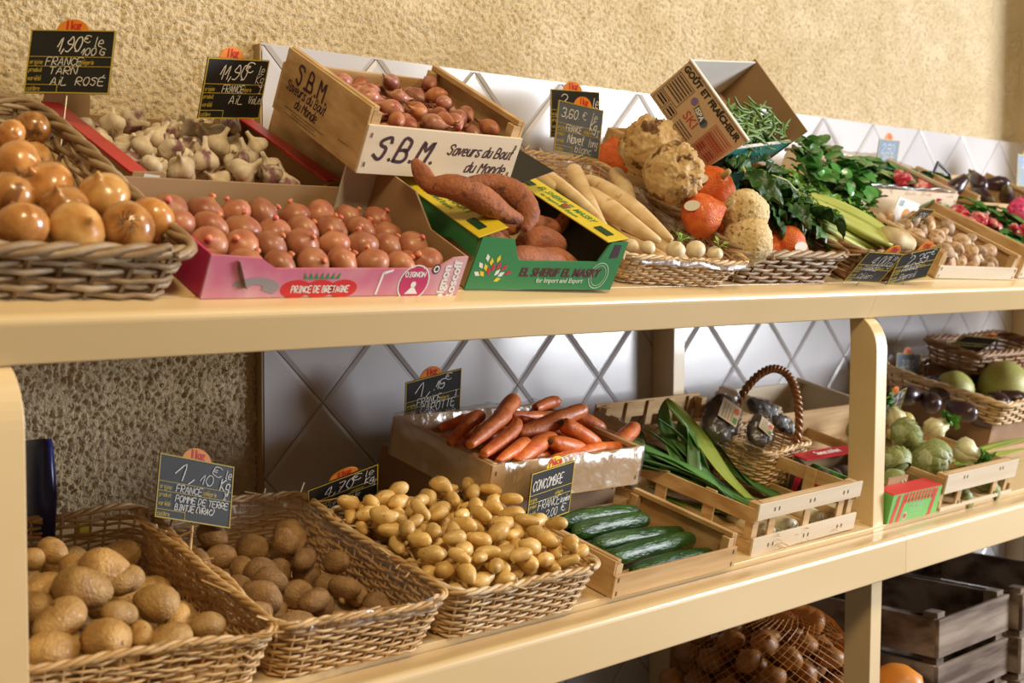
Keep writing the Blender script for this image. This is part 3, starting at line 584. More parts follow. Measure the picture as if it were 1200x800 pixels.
# tilted bean box
w_, d_, h_ = .150, .284, .088; M = CM(U, 1.768, .266, .1560, -75, .6, 29.6); C['ski'] = (M, w_, d_, h_, 0, U)
r = empty('cardboard_box', M, 'cardboard box of green beans tipped on its edge with an oval hand hole', 'box')
tan = mat('tan_box_card', (.58, .42, .27), (.53, .37, .23), ns=5, r=.7)
sheet(r, 'front_panel', tan, [(-w_/2, 0), (w_/2, 0), (w_/2+.010, h_), (-w_/2+.002, h_)], 'y', -.002, t=.004)
def slot_panel(w0, w1, h, sx, sz, sw, shh, t, y):
    n = 24; inn = []; out = []
    for i in range(n):
        a = 2*math.pi*i/n; c, s_ = math.cos(a), math.sin(a); inn.append((sx+(sw-shh)*(1 if c > 0 else -1)+shh*c, sz+shh*s_))
        k = 1/max(abs(c), abs(s_)); u = c*k; v = s_*k; zz = (v+1)/2*h; hw = w0+(w1-w0)*zz/h; out.append((u*hw, zz))
    vs = [(x, yy, z) for yy in (y, y+t) for L in (inn, out) for x, z in L]; fs = []
    for i in range(n):
        j = (i+1) % n; fs += [(i, j, n+j, n+i), (2*n+i, 3*n+i, 3*n+j, 2*n+j), (i, 2*n+i, 2*n+j, j), (n+i, n+j, 3*n+j, 3*n+i)]
    return MB().add(vs, fs)
slot_panel(w_/2, w_/2+.004, h_, .010, h_*.52, .021, .0065, .004, d_-.004).build('back_panel', card_in, r, label='end wall with oval hand hole')
sheet(r, 'side_panel', card_w, [(.002, 0), (d_-.004, 0), (d_-.004, h_*.97), (.002, h_)], 'x', -w_/2)
sheet(r, 'side_panel', MATS['teal_print'], [(.002, 0), (d_-.004, 0), (d_-.004, h_*.60), (.002, h_*.60)], 'x', w_/2-.003, label='teal printed lower side wall')
MB().box(w_/2-.004, w_/2+.001, .002, d_-.004, h_*.60, h_*.60+.002).build('white_edge', card_w, r)
plank(r, 'base', card, -w_/2+.003, w_/2-.003, .003, d_-.004, 0, .003)
MB().box(-w_/2, w_/2+.010, -.0055, .0035, h_, h_+.0022).build('white_edge', card_w, r)
MB().box(-w_/2+.02, w_/2-.03, .012, .17, .0035, .0050).build('purple_paper', mat('purple_paper', (.10, .075, .11), r=.7), r)
yy = -.0026; blk = mat('black_print', (.03, .022, .02), r=.6); mb = MB(); printed(mb, 'GOÛT ET FRAÎCHEUR', T((.002, yy, h_-.0125)), size=.0145, bold=.0007, xs=1.02)
for x0, x1, z0, z1 in ((-.070, -.030, .024, .065), (-.070, -.045, .004, .022), (-.042, -.022, .004, .021)):
    for a, b, c_, e in ((x0, x1, z0, z0+.0008), (x0, x1, z1-.0008, z1), (x0, x0+.0008, z0, z1), (x1-.0008, x1, z0, z1)): quad(mb, [(a, c_), (b, c_), (b, e), (a, e)], y=yy)
    z = z1-.006
    while z > z0+.003: write(mb, 'nnnnnnnnnnnn', x0+.003, z, .0032, width=x1-x0-.006, pen=.0009, y=yy, smooth=False, slant=0); z -= .0055
for z in (.016, .011, .006): write(mb, 'nnnnnnnnnn', -.012, z, .0026, width=.034, pen=.0008, y=yy, smooth=False, slant=0)
mb.build('black_lettering', blk, r)
mb = MB(); printed(mb, 'SKI', T((.000, yy, .031)), size=.0215, bold=.0002); mb.build('red_lettering', mat('brick_red_print', (.45, .07, .04), r=.6), r)
mb = MB()
for x0, x1, z0, z1 in ((.032, .076, .010, .062), (.034, .052, .012, .030), (.054, .074, .012, .030), (.034, .074, .032, .046)):
    for a, b, c_, e in ((x0, x1, z0, z0+.0008), (x0, x1, z1-.0008, z1), (x0, x0+.0008, z0, z1), (x1-.0008, x1, z0, z1)): quad(mb, [(a, c_), (b, c_), (b, e), (a, e)], y=yy)
    z = z1-.005
    while z > z0+.002: write(mb, 'nnnnnnnnnnnn', x0+.003, z, .003, width=x1-x0-.006, pen=.0009, y=yy, smooth=False, slant=0); z -= .0048
mb.build('red_table', mat('brick_red_print', (.45, .07, .04), r=.6), r)
mb = MB(); disc(mb, -.018, .055, .0065, mi=0, y=yy); quad(mb, [(-.012, .047), (.018, .040), (.020, .050), (-.010, .058)], y=yy, mi=1); disc(mb, .018, .046, .007, mi=1, y=yy); quad(mb, [(-.012, .060), (-.010, .060), (-.010, .045), (-.012, .045)], y=yy-.0003, mi=2)
mb.build('coloured_emblem', [mat('violet_print', (.20, .13, .35), r=.5), mat('blue_grey_print', (.10, .13, .22), r=.5), yellow_m], r); mb = MB(); printed(mb, 'ISPA', T((.003, yy-.0006, .049)) @ RY(12), size=.0115, bold=.0003); mb.build('emblem_lettering', white_m, r)

# red and green box right of the post
lime = mat('lime_print', (.16, .52, .12), (.2, .58, .15), ns=6, r=.4); coral = mat('coral_print', (.68, .06, .06), r=.4)
w_, d_, h_ = .165, .19, .052; M = CM(B, 2.214, .034, .001, -1, 0, 0); C['rg'] = (M, w_, d_, h_, 0, B)
M = CM(B, 2.217, .092, .001, -1, 0, 0) if False else M
r = empty('cardboard_box', M, 'small red and green striped cardboard box right of the post', 'box')
sheet(r, 'front_panel', lime, [(-w_/2, 0), (w_/2, 0), (w_/2, h_), (-w_/2, h_)], 'y', 0); sheet(r, 'back_panel', card, [(-w_/2, 0), (w_/2, 0), (w_/2, h_), (-w_/2, h_)], 'y', d_-.003)
for s in (-1, 1): sheet(r, 'side_panel', [lime, card][s > 0], [(.003, 0), (d_-.003, 0), (d_-.003, h_), (.003, h_)], 'x', s*(w_/2-.0015)-.0015)
sheet(r, 'top_flap', coral, [(-w_/2, h_), (w_/2, h_), (w_/2, h_+.002), (-w_/2, h_+.002)], 'y', 0, t=.035); plank(r, 'base', card, -w_/2+.003, w_/2-.003, .003, d_-.003, 0, .003)
MB().box(-.045, .02, .036, .039, .02, h_+.014).build('torn_flap', card, r)
mb = MB()
for x0 in (-.074, -.054, .052): quad(mb, [(x0-.004, 0), (x0+.008, 0), (x0+.018, h_-.002), (x0+.008, h_-.002)])
for i in range(9): x = -.040+i*.011; quad(mb, [(x, h_-.016), (x+.007, h_-.016), (x+.010, h_-.001), (x+.003, h_-.001)]); disc(mb, x+.0035, h_-.016, .0036)
mb.build('red_stripes', coral, r); mb = MB(); write(mb, 'la primeur', -.022, .024, .007, width=.052, pen=.0012)
for z in (.019, .014, .009): quad(mb, [(-.015, z), (.026, z), (.026, z+.0008), (-.015, z+.0008)])
disc(mb, -.030, .009, .008); mb.build('white_lettering', mat('pale_green_print', (.5, .68, .5)), r); mb = MB(); disc(mb, -.030, .009, .005, y=-.001); mb.build('small_emblem', coral, r)

# red-edged box seen through the leek crate
w_, d_, h_ = .185, .105, .072; M = CM(B, 2.160, .100, .001, -1, 0, 0); C['red'] = (M, w_, d_, h_, 0, B)
r = empty('cardboard_box', M, 'cardboard box with red lettered rim in front of the handled basket', 'box')
pur = mat('dark_box_print', (.05, .03, .04), r=.5)
sheet(r, 'front_panel', pur, [(-w_/2, 0), (w_/2, 0), (w_/2, h_*.6), (-w_/2, h_*.6)], 'y', 0); sheet(r, 'back_panel', card_in, [(-w_/2, 0), (w_/2, 0), (w_/2, h_), (-w_/2, h_)], 'y', d_-.003)
for s in (-1, 1): sheet(r, 'side_panel', pur, [(.003, 0), (d_-.003, 0), (d_-.003, h_), (.003, h_*.6)], 'x', s*(w_/2-.0015)-.0015)
MB().box(-w_/2, w_/2, d_-.030, d_+.002, h_+.0005, h_+.003).build('red_rim', redc, r); plank(r, 'base', card, -w_/2+.003, w_/2-.003, .003, d_-.003, 0, .003)
mb = MB(); write(mb, 'Saveurs du Bout', -.045, 0, .012, width=.075, pen=.0022, M=T((0, d_-.020, h_+.0036)) @ RX(-90)); mb.build('lettering', white_m, r)
mb = MB(); Ls = T((-w_/2, d_, 0)) @ RZ(-90)
for i in range(4): x = .012+i*.021; quad(mb, [(x, .014), (x+.011, .012), (x+.017, .044), (x+.004, .046)], y=-.002, M=Ls)
mb.build('magenta_print', mat('bright_magenta', (.62, .02, .10), r=.5), r)

# ------------------------------------------------------------------ price signs
sign((.810, 1.552, 1.435, -.258, .023, -.890, .105, .080), [('1,90', .33, .66, .22, .27), ('€', .64, .80, .11, .07), ('le', .76, .74, .15, .1), ('100 G', .62, .60, .11, .27), ('FRANCE', .22, .44, .12, .42), ('TARN', .27, .30, .11, .32), ('AiL  ROSÉ', .30, .13, .12, .62)], 'black price sign with France Tarn and 1,90 above the garlic, at the far left', tabx=-.002, stick=.09)
sign((1.038, 1.553, 1.422, .351, -.075, .145, .105, .079), [('11,90', .22, .66, .23, .42), ('€', .62, .78, .17, .12), ('le', .84, .76, .14, .09), ('Kg', .82, .60, .14, .12), ('FRANCE', .30, .44, .12, .34), ('I', .88, .44, .11, .06), ('AiL', .44, .25, .14, .22), ('VioLet', .76, .26, .12, .22)], 'black price sign reading 11,90 above the garlic, leaning against the plaster', tabx=-.012, stick=.09)
sign((.918, 1.457, .920, -.278, .263, -.059, .105, .078), [('1,', .20, .63, .26, .26), ('10', .54, .62, .16, .17), ('€', .70, .78, .16, .12), ('le', .88, .78, .13, .08), ('Kg', .82, .58, .18, .12), ('FRANCE', .24, .44, .11, .34), ('I', .86, .44, .10, .05), ('POMME DE TERRE', .24, .29, .095, .70), ('BINTJE (VRAC)', .24, .155, .095, .52)], 'black price sign reading 1,10 for potatoes on the lower shelf', stick=.06)
sign((1.167, 1.478, .902, .780, -.304, -.390, .100, .078), [('4,70', .22, .62, .26, .40), ('€', .62, .78, .17, .12), ('le', .80, .78, .16, .12), ('Kg', .80, .56, .17, .12), ('I', .88, .42, .13, .08), ('Vandaisie', .22, .28, .14, .50)], 'tilted black price sign reading 4,70 at the back of the small yellow potatoes', tabx=.002, stick=.05)
sign((1.438, 1.601, .986, .282, -.165, -.126, .105, .080), [('1,', .16, .64, .28, .26), ('.15', .48, .70, .18, .20), ('€', .70, .84, .13, .11), ('FRANCE', .20, .45, .14, .42), ('CAROTTE', .26, .27, .16, .62), ('nantaise lavée', .40, .10, .11, .5), ('I', .86, .47, .1, .06)], 'black price sign for carrots standing against the white tiles', tabx=-.004, stick=.06)
sign((1.4235, 1.3406, .8727, .167, -.060, .141, .105, .078), [('CONCOMBRE', .05, .66, .18, .68), ('FRANCE', .22, .26, .16, .50), ('la pièce', .74, .27, .10, .22), ('2,00', .42, .06, .14, .26), ('€', .78, .08, .14, .10)], 'black price sign for cucumbers with a yellow tab, in front of the carrot crate', tab=('Pièce', 1), tabx=.006, stick=.03)
sign((1.759, 1.599, 1.443, .011, -.017, -.161, .105, .080), [('2,', .18, .64, .26, .2), ('le', .84, .66, .2, .12), ('Kg', .82, .56, .1, .12)], 'black price sign half hidden behind another sign, against the tiles', tabx=-.004, stick=.05)
glare = mat('slate_painted_glare', (.10, .12, .16), (.14, .16, .20), ns=8, r=.28)  # bluish glare on the slate, put into the board's base colour
sign((1.703, 1.545, 1.409, .038, .090, -.039, .105, .082), [('3,60', .08, .70, .17, .34), ('. €', .44, .72, .15, .18), ('le', .74, .74, .16, .12), ('Kg', .72, .54, .18, .14), ('FRANCE', .20, .44, .12, .34), ('I', .86, .45, .11, .07), ('Navet', .26, .22, .17, .34), ('long', .72, .22, .15, .2), ('blanc', .44, .06, .13, .36)], 'price sign with painted glare for long white turnips in front of the half hidden sign', tabx=.006, stick=.06, mboard=glare)
sign((2.777, 1.601, 1.424, .145, -.025, .103, .105, .079), [('2,50', .15, .62, .24, .6), ('FRANCE', .25, .40, .14, .5), ('Radis', .25, .15, .2, .5)], 'price sign with painted pale blue glare standing in the radish crate against the tiles', stick=.05, mboard=mat('slate_pale_glare', (.22, .30, .42), r=.3))  # pale glare on a dark slate, painted as the board colour
sign((2.060, 1.2265, 1.204, .752, .036, -.036, .104, .067), [('4,00', .30, .58, .3, .4), ('€ le', .70, .78, .16, .22), ('Kg', .76, .56, .16, .16), ('FRANCE', .22, .40, .13, .4), ('Céleri', .25, .14, .16, .4)], 'slanted black price sign at the front of the celery basket, left of its pair', tabx=.02, stick=.01)
sign((2.212, 1.229, 1.203, .629, -.150, -.214, .102, .068), [('2,35', .25, .58, .3, .5), ('€', .80, .78, .16, .1), ('FRANCE', .22, .40, .13, .4), ('Persil', .25, .14, .16, .4)], 'slanted black price sign beside the mushroom crate, right of its pair', tabx=.012, stick=.01)
sign((2.581, 1.470, 1.300, -.2, .1, -.0, .10, .062), [('1,5 €', .4, .5, .3, .4)], 'price sign with painted pale blue glare behind the celery bunch', tabx=-.02, stick=.02, mboard=mat('slate_pale_glare', (.22, .30, .42)))
sign((2.493, 1.388, 1.300, .842, -.004, .243, .100, .058), [('2,50 €', .2, .5, .3, .6)], 'dark slanted price sign leaning on the back of the mushroom crate', tab=None, stick=.01)
sign((2.908, 1.606, .946, -.023, .074, -.017, .105, .077), [('3,00 €', .2, .6, .2, .5), ('FRANCE', .2, .4, .13, .4)], 'price sign with painted blue-grey glare against the tiles right of the post', stick=.08, mboard=glare)
sign((3.121, 1.588, 1.018, 1.061, .083, -.361, .107, .082), [], 'dark price sign lying tilted on the rear basket under the upper shelf', tabx=.02, stick=.02)
sign((2.566, 1.466, .900, .373, -.180, .021, .104, .074), [('1,80', .2, .55, .3, .5), ('€ le', .66, .75, .2, .25), ('Fenouil', .3, .25, .16, .5)], 'black price sign over the artichokes right of the post', stick=.05)
sign((3.045, 1.412, .832, .170, .204, -.095, .105, .074), [('3,80', .15, .6, .25, .5), ('€', .7, .75, .16, .14), ('Melon', .3, .2, .2, .5)], 'black price sign at the right edge in front of the melon basket', stick=.04)
sign((3.382, 1.554, 1.420, .003, .026, -.032, .105, .078), [('2,20', .2, .6, .25, .5)], 'price sign with painted blue glare at the far right end above the upper shelf', stick=.06, mboard=mat('slate_pale_glare', (.22, .30, .42)))
# white card with fruit picture
Mc = T((2.53, 1.415, 1.325)) @ Euler((.35, .12, .1)).to_matrix().to_4x4(); r = empty('picture_card', Mc, 'small white card with an orange picture behind the mushroom crate', 'card')
MB().box(-.05, .05, 0, .0015, -.02, .035).build('card_sheet', white_m, r); mb = MB(); disc(mb, .005, .006, .018, .012); mb.build('orange_picture', orange_m, r); mb = MB(); write(mb, 'BIO', -.04, .02, .01, pen=.0015); mb.build('lettering', mat('blue_print', (.1, .3, .5)), r)
# ------------------------------------------------------------------ produce shapes (x axis = long axis unless told)
def blob(pts, rad, n=14, amp=0, fr=30, seed=0, flat=1.0, ribs=None, sub=1, amp2=0, fr2=90):
    """smooth closed body swept along pts; noise displaced"""
    P = [Vector(p) for p in pts]
    if sub > 1:
        Q = []; R = []; E_ = [P[0]]+P+[P[-1]]; RR = [rad[0]]+list(rad)+[rad[-1]]
        for i in range(1, len(E_)-2):
            for j in range(sub):
                t = j/sub; cr = lambda a, b, c, d: .5*((2*b)+(c-a)*t+(2*a-5*b+4*c-d)*t*t+(3*b-a-3*c+d)*t**3)
                Q.append(cr(E_[i-1], E_[i], E_[i+1], E_[i+2])); R.append(max(.0003, cr(RR[i-1], RR[i], RR[i+1], RR[i+2])))
        Q.append(P[-1]); R.append(rad[-1]); P, rad = Q, R
    mb = MB(); mb.tube(P, rad, n, flat=flat)
    if amp or ribs:
        vs = []; m = len(P); o = Vector((seed*3.1, seed*1.7, seed))
        for i, v in enumerate(mb.v):
            v = Vector(v); c = P[i//n]; e = v-c; L = e.length
            if L < 1e-6: vs.append(v); continue
            k = 1+amp*noise.noise(v*fr+o)*(1 if L > .002 else .3)+(amp2*noise.noise(v*fr2+o) if amp2 else 0)
            if ribs: k *= 1-ribs[1]*(1-abs(math.sin(math.pi*ribs[0]*(i % n)/n)))
            vs.append(c+e*k)
        mb.v = [tuple(v) for v in vs]
    return mb
def ell(a, b, k=10): # ellipse profile along x
    xs = [-math.cos(math.pi*i/k)*a for i in range(k+1)]; return [(x, 0, 0) for x in xs], [max(b*math.sqrt(max(0, 1-(x/a)**2)), b*.06) for x in xs]
def potato(a, b, seed, amp=.16, n=14, bend=.0):
    pts, r = ell(a, b, 11); pts = [(x, bend*(x/a)**2*b+0, 0) for x, _, _ in pts]; r = [q*(1+.12*math.sin(seed*2.1+i*.5)) for i, q in enumerate(r)]
    return blob(pts, r, n, amp, 1.1/b, seed, flat=.92)
def onion_mesh(R, seed, tall=1.0):
    prof = [(-.90, .10), (-.86, .35), (-.70, .68), (-.42, .90), (-.05, 1.0), (.30, .95), (.58, .76), (.76, .50), (.88, .26), (1.0, .12), (1.16, .07)]
    return blob([(0, 0, z*R*tall) for z, _ in prof], [q*R for _, q in prof], 18, .06, 1/R, seed)
def spin(prof, R, n=14, amp=0, seed=0, ribs=None): return blob([(0, 0, z*R) for z, _ in prof], [q*R for _, q in prof], n, amp, 1.2/R, seed, ribs=ribs)
def leafmesh(L, W, curl=.3, seed=0, wav=.0, cup=.2, nx=7, ny=4, lobes=0, round_=False):
    """leaf along +x from the origin, upper side +z; double-thick enough by geometry"""
    vs = []; mb = MB()
    for i in range(nx+1):
        t = i/nx; w = math.sin(math.pi*min(1, t*.92+.06))**(.5 if round_ else .8)*W
        if lobes: w *= .72+.38*abs(math.sin(t*lobes*math.pi))
        for j in range(-ny//2, ny//2+1):
            v = j/(ny/2); x = L*t; y = v*w/2; z = -curl*L*t*t+cup*abs(v)*w*.5+wav*noise.noise(Vector((t*5, v*3, seed)))*W
            vs.append((x, y, z))
    m = ny//2*2+1; vs2 = [(x, y, z-.0006) for x, y, z in vs]; N = len(vs)
    f1 = [(i*m+j, (i+1)*m+j, (i+1)*m+j+1, i*m+j+1) for i in range(nx) for j in range(m-1)]; f2 = [tuple(reversed([q+N for q in f])) for f in f1]
    return mb.add(vs+vs2, f1+f2)
def spawn(name, parts, M, label=None, cat=None, group=None, sc=1.0):
    """parts[0] is the body mesh, the rest become its children"""
    o = bpy.data.objects.new(name, parts[0][1]); COL.objects.link(o); o.matrix_world = M @ Matrix.Scale(sc, 4); tag(o, label, cat, group)
    for nm, me in parts[1:]: c = bpy.data.objects.new(nm, me); COL.objects.link(c); c.parent = o
    return o
def heap(w, d, x0, y0, items, mound=lambda x, y: 0, floor=0, cell=.003, cand=46, sink=.86, seed=1, H=None, z0h=None):
    """drop ellipsoids (a,b,c half axes) on a growing height map; returns (x, y, z, yaw)"""
    rs = np.random.RandomState(seed); nx = int(w/cell)+1; ny = int(d/cell)+1
    if H is None: H = np.full((nx, ny), float(floor))
    out = []
    for a, b, c in items:
        best = None; th0 = rs.uniform(0, math.pi)
        for k in range(cand):
            th = th0+rs.uniform(-.4, .4); ex = math.hypot(a*math.cos(th), b*math.sin(th)); ey = math.hypot(a*math.sin(th), b*math.cos(th))
            if 2*ex > w or 2*ey > d: continue
            cx = rs.uniform(ex*.93, w-ex*.93); cy = rs.uniform(ey*.93, d-ey*.93)
            i0, i1 = max(0, int((cx-ex)/cell)), min(nx, int((cx+ex)/cell)+2); j0, j1 = max(0, int((cy-ey)/cell)), min(ny, int((cy+ey)/cell)+2)
            X, Y = np.meshgrid(np.arange(i0, i1)*cell-cx, np.arange(j0, j1)*cell-cy, indexing='ij')
            u = (X*math.cos(th)+Y*math.sin(th))/a; v = (-X*math.sin(th)+Y*math.cos(th))/b; q = 1-u*u-v*v; m = q > 0
            if not m.any(): continue
            s = c*np.sqrt(np.where(m, q, 0)); z = np.max(np.where(m, H[i0:i1, j0:j1]+s*sink, -9))
            cost = z-mound(x0+cx, y0+cy)
            if best is None or cost < best[0]: best = (cost, cx, cy, z, th, (i0, i1, j0, j1), m, s)
        if best is None: continue
        _, cx, cy, z, th, (i0, i1, j0, j1), m, s = best
        H[i0:i1, j0:j1] = np.where(m, np.maximum(H[i0:i1, j0:j1], z+s*.9), H[i0:i1, j0:j1]); out.append((x0+cx, y0+cy, z, th))
    return out
def loc(M, x, y, z, yaw=0, rx=0, ry=0): return M @ T((x, y, z)) @ Matrix.Rotation(yaw, 4, 'Z') @ Matrix.Rotation(rx, 4, 'X') @ Matrix.Rotation(ry, 4, 'Y')
def wl(wh, x, y, z, e=(0, 0, 0)): return SM(wh) @ T((x, y, z)) @ Euler(e).to_matrix().to_4x4()

# ---- yellow onions
on_m = mat('yellow_onion_skin', (.62, .30, .09), (.36, .13, .03), ns=75, r=.26, bump=.15, bs=160, stretch=(1, 1, .22), var=.2, coat=.35, spec=.6, lo=.38, hi=.68, spots=(45, .66, (.25, .10, .03)))
on_m2 = mat('pale_onion_skin', (.74, .44, .15), (.56, .26, .07), ns=75, r=.28, bump=.1, bs=60, stretch=(1, 1, .2), var=.1, coat=.3, spec=.6)
root_m = mat('dry_root', (.22, .14, .07), (.12, .07, .03), ns=60, r=.9)
def tuft(R, z, n=12, s=1, L=.35):
    mb = MB()
    for i in range(n): a = i*2.4; q = Vector((math.cos(a)*.12*R, math.sin(a)*.12*R, z*R)); mb.tube([q, q+Vector((math.cos(a)*.14*R, math.sin(a)*.14*R, s*R*L*.4)), q+Vector((math.cos(a+.5)*.3*R, math.sin(a+.5)*.3*R, s*R*L*rnd(.5, .9)))], R*.022, 3)
    return mb
ONI = [[('onion', onion_mesh(.0225, s, .92+.04*s).mesh('onion', mm, True)), ('roots', tuft(.0225, -.88, s=-1).mesh('roots', root_m))] for s, mm in ((0, on_m), (1, on_m2), (2, on_m))]
big = [(12, 158, .30, .7, 0), (22, 192, .22, 1.0, 2), (54, 219, .16, 1.12, 0), (121, 230, .13, 1.08, 1), (12, 229, .13, .95, 2), (74, 243, .11, 1.0, 0), (24, 266, .06, 1.05, 0), (89, 270, .055, 1.10, 1), (149, 268, .065, 1.10, 2), (178, 257, .10, .98, 0), (38, 150, .36, .8, 2)]
dl = ['small rust onion at the very back left', 'brown onion behind the heap at the left edge', 'large rust-brown onion crowning the heap', 'bright golden onion at the back right of the heap', 'partly cut off onion at the left edge, second row', 'shiny onion in the middle of the heap', 'large brown onion at the front left edge', 'golden round onion at the front centre', 'copper onion lying tip down at the front right', 'rightmost onion against the basket rim', 'dull onion in the far back corner']
for (x, y, s, k, v), l in zip(big, dl):
    p = PS(U, x, y, s); spawn('onion', ONI[v], wl(U, p.x, p.y, p.z, (rnd(-1.2, 1.2)+(2.2 if v == 2 else .3), rnd(-.9, .9), rnd(0, 6))), l+' in the big wicker basket', 'onion', 'yellow onions in the wicker basket', sc=k*1.13)
M, w_, d_, h_, fl, wh = C['onion']
for x, y, z, th in heap(w_-.01, d_-.01, -w_/2+.005, .005, [(.021, .021, .021)]*34, mound=lambda x, y: .0, floor=.006, seed=3): 
    if z < .075: spawn('onion', ONI[random.randrange(3)], loc(M, x, y, z, th, rnd(-2, 2), rnd(-1, 1)), 'yellow onion in the lower layers of the big wicker basket', 'onion', 'lower onions of the wicker basket', sc=.94)

# ---- pink onions
pk_m = mat('pink_onion_skin', (.38, .12, .07), (.50, .22, .11), ns=70, r=.40, bump=.1, bs=60, stretch=(1, 1, .2), var=.18, coat=.08)
tip_m = mat('pink_tie', (.75, .14, .20), (.78, .35, .10), ns=200, r=.5)
POI = [[('pink_onion', onion_mesh(.0185, 4+s, .86).mesh('pink_onion', pk_m, True)), ('roots', tuft(.0185, -.84, s=-1, n=16, L=.5).mesh('roots', root_m)), ('neck_tie', blob([(0, 0, .0150), (0, 0, .0165), (0.001, 0, .0185), (.0012, 0, .0195)], [.0012, .0030, .0034, .001], 8, .3, 300, s).mesh('neck_tie', tip_m, True))] for s in range(3)]
ORD = ['first', 'second', 'third', 'fourth', 'fifth', 'sixth', 'seventh', 'eighth', 'ninth']
M, w_, d_, h_, fl, wh = C['pink']
for j in range(4):
    for i in range(8):
        x = -w_/2+.028+i*(w_-.056)/7.2+(.010 if j % 2 else -.004)+rnd(-.003, .003); y = .026+j*.041+rnd(-.004, .004); z = .027+rnd(-.002, .003)+(.004 if j else 0)
        if x > w_/2-.022 or (j == 0 and i == 0): continue
        spawn('pink_onion', POI[(i+j) % 3], loc(M, x, y, z, rnd(0, 6), rnd(.1, 1.1), rnd(-.7, .7)), 'tied pink onion, %s from the left, %s row of the pink box' % (ORD[i], ['front', 'second', 'third', 'rear'][j]), 'onion', 'pink onions in the pink cardboard box', sc=rnd(1.05, 1.2))
for i in range(14):
    spawn('pink_onion', POI[i % 3], loc(M, -w_/2+.03+(i % 7)*.046, .05+(i//7)*.08, .0175, rnd(0, 6), rnd(-1, 1), 0), 'pink onion hidden in the bottom layer of the pink box', 'onion', 'bottom pink onions', sc=.95)

# ---- garlic
ga_m = mat('garlic_skin', (.84, .75, .58), (.66, .53, .37), ns=90, r=.55, bump=.15, bs=90, stretch=(1, 1, .25), var=.12); gv_m = mat('violet_garlic_skin', (.78, .67, .52), (.26, .12, .14), ns=70, r=.5, bump=.15, bs=90, stretch=(1, 1, .25), var=.1, lo=.45, hi=.6)
def garlic(R, seed, m):
    prof = [(-.62, .12), (-.60, .5), (-.42, .86), (-.12, 1.0), (.18, .94), (.46, .66), (.66, .36), (.86, .22), (1.15, .18), (1.45, .17), (1.47, .12)]
    b = blob([(.06*max(0, z-.6)*R*(seed % 3-1)*4, 0, z*R) for z, _ in prof], [q*R for _, q in prof], 22, .05, 1/R, seed, ribs=(4+seed % 2, .20)); return [('garlic_bulb', b.mesh('garlic_bulb', m, True)), ('roots', tuft(R, -.6, s=-1, n=8, L=.3).mesh('roots', root_m))]
GAR = [garlic(.021, s, [ga_m, ga_m, gv_m][s % 3]) for s in range(6)]
M, w_, d_, h_, fl, wh = C['garlic']
for x, y, z, th in heap(w_-.05, d_-.02, -w_/2+.025, .012, [(.018, .018, .015)]*92, mound=lambda x, y: -.012*abs(x/.15)**2, floor=.004, seed=5, cand=40):
    if z > .040: continue
    v = random.randrange(6); spawn('garlic_bulb', GAR[v], loc(M, x, y, z, th*2, rnd(-1.3, 1.3), rnd(-1.0, 1.0)), 'violet-streaked garlic bulb loose in the red-edged box' if v in (2, 5) else 'cream garlic bulb with cut stem loose in the red-edged box', 'garlic', 'violet-streaked garlic bulbs in the cardboard box' if v in (2, 5) else 'garlic bulbs in the cardboard box', sc=rnd(.72, .98))

# ---- shallots
sh_m = mat('shallot_skin', (.34, .09, .07), (.52, .26, .16), ns=110, r=.4, bump=.15, bs=90, stretch=(1, 1, .2), var=.2, coat=.12); sh_m2 = mat('orange_shallot_skin', (.52, .22, .08), (.36, .11, .07), ns=110, r=.42, bump=.15, bs=90, stretch=(1, 1, .2), var=.2)
def shallot(s, m):
    prof = [(-1.35, .10), (-1.2, .3), (-.85, .62), (-.35, .90), (.1, .95), (.6, .80), (1.05, .50), (1.45, .25), (1.8, .12), (2.1, .08)]; R = .0112
    return [('shallot', blob([(z*R, .12*R*z*z*(s % 2), 0) for z, _ in prof], [q*R for _, q in prof], 14, .08, 60, s).mesh('shallot', m, True)), ('dry_tip', MB().tube([(1.9*R, 0, 0), (2.3*R, .15*R, .1*R), (2.6*R, .1*R, .3*R)], [.0012, .0008, .0003], 4).mesh('dry_tip', root_m))]
SHA = [shallot(s, [sh_m, sh_m, sh_m2][s % 3]) for s in range(6)]
M, w_, d_, h_, fl, wh = C['sbm']
H0 = None
for x, y, z, th in heap(w_-.03, d_-.015, -w_/2+.015, .008, [(.019, .0115, .0115)]*210, mound=lambda x, y: -.02*(x/.12)**2+.012*math.sin(x*30+1), floor=.004, seed=8, cand=34):
    if z > .068 or z < .014: continue
    v = random.randrange(6); spawn('shallot', SHA[v], loc(M, x, y, z, th+(math.pi if v % 2 else 0), rnd(-3, 3), rnd(-.45, .45)), 'shallot with papery red-brown skin in the stacked wooden crate', 'shallot', 'shallots in the lettered wooden crate', sc=rnd(.85, 1.2))

# ---- sweet potatoes
sw_m = mat('sweet_potato_skin', (.44, .16, .07), (.30, .10, .05), ns=38, r=.62, bump=.8, bs=190, var=.10, spots=(80, .60, (.20, .08, .05)), bdist=.004, spec=.3)
def path(name, wh, pts, m, label, cat, n=16, amp=.08, fr=26, seed=1, sub=3, group=None, flat=.95, kids=(), amp2=0):
    """body swept through shelf-frame points (X, s, n, r)"""
    P = [Vector(q[:3]) for q in pts]; c = sum(P, Vector())/len(P)
    pp = [P[0]+(P[0]-P[1]).normalized()*pts[0][3]*.5]+P+[P[-1]+(P[-1]-P[-2]).normalized()*pts[-1][3]*.5]; rr = [pts[0][3]*.35]+[q[3] for q in pts]+[pts[-1][3]*.35]
    me = blob([q-c for q in pp], rr, n, amp, fr, seed, flat, sub=sub, amp2=amp2).mesh(name, m, True)
    return spawn(name, [(name, me)], SM(wh) @ T(c), label, cat, group), c
def pxs(wh, pts): return [(*PS(wh, x, y, s), r) for x, y, s, r in pts]
g_ = 'sweet potatoes in the green box'
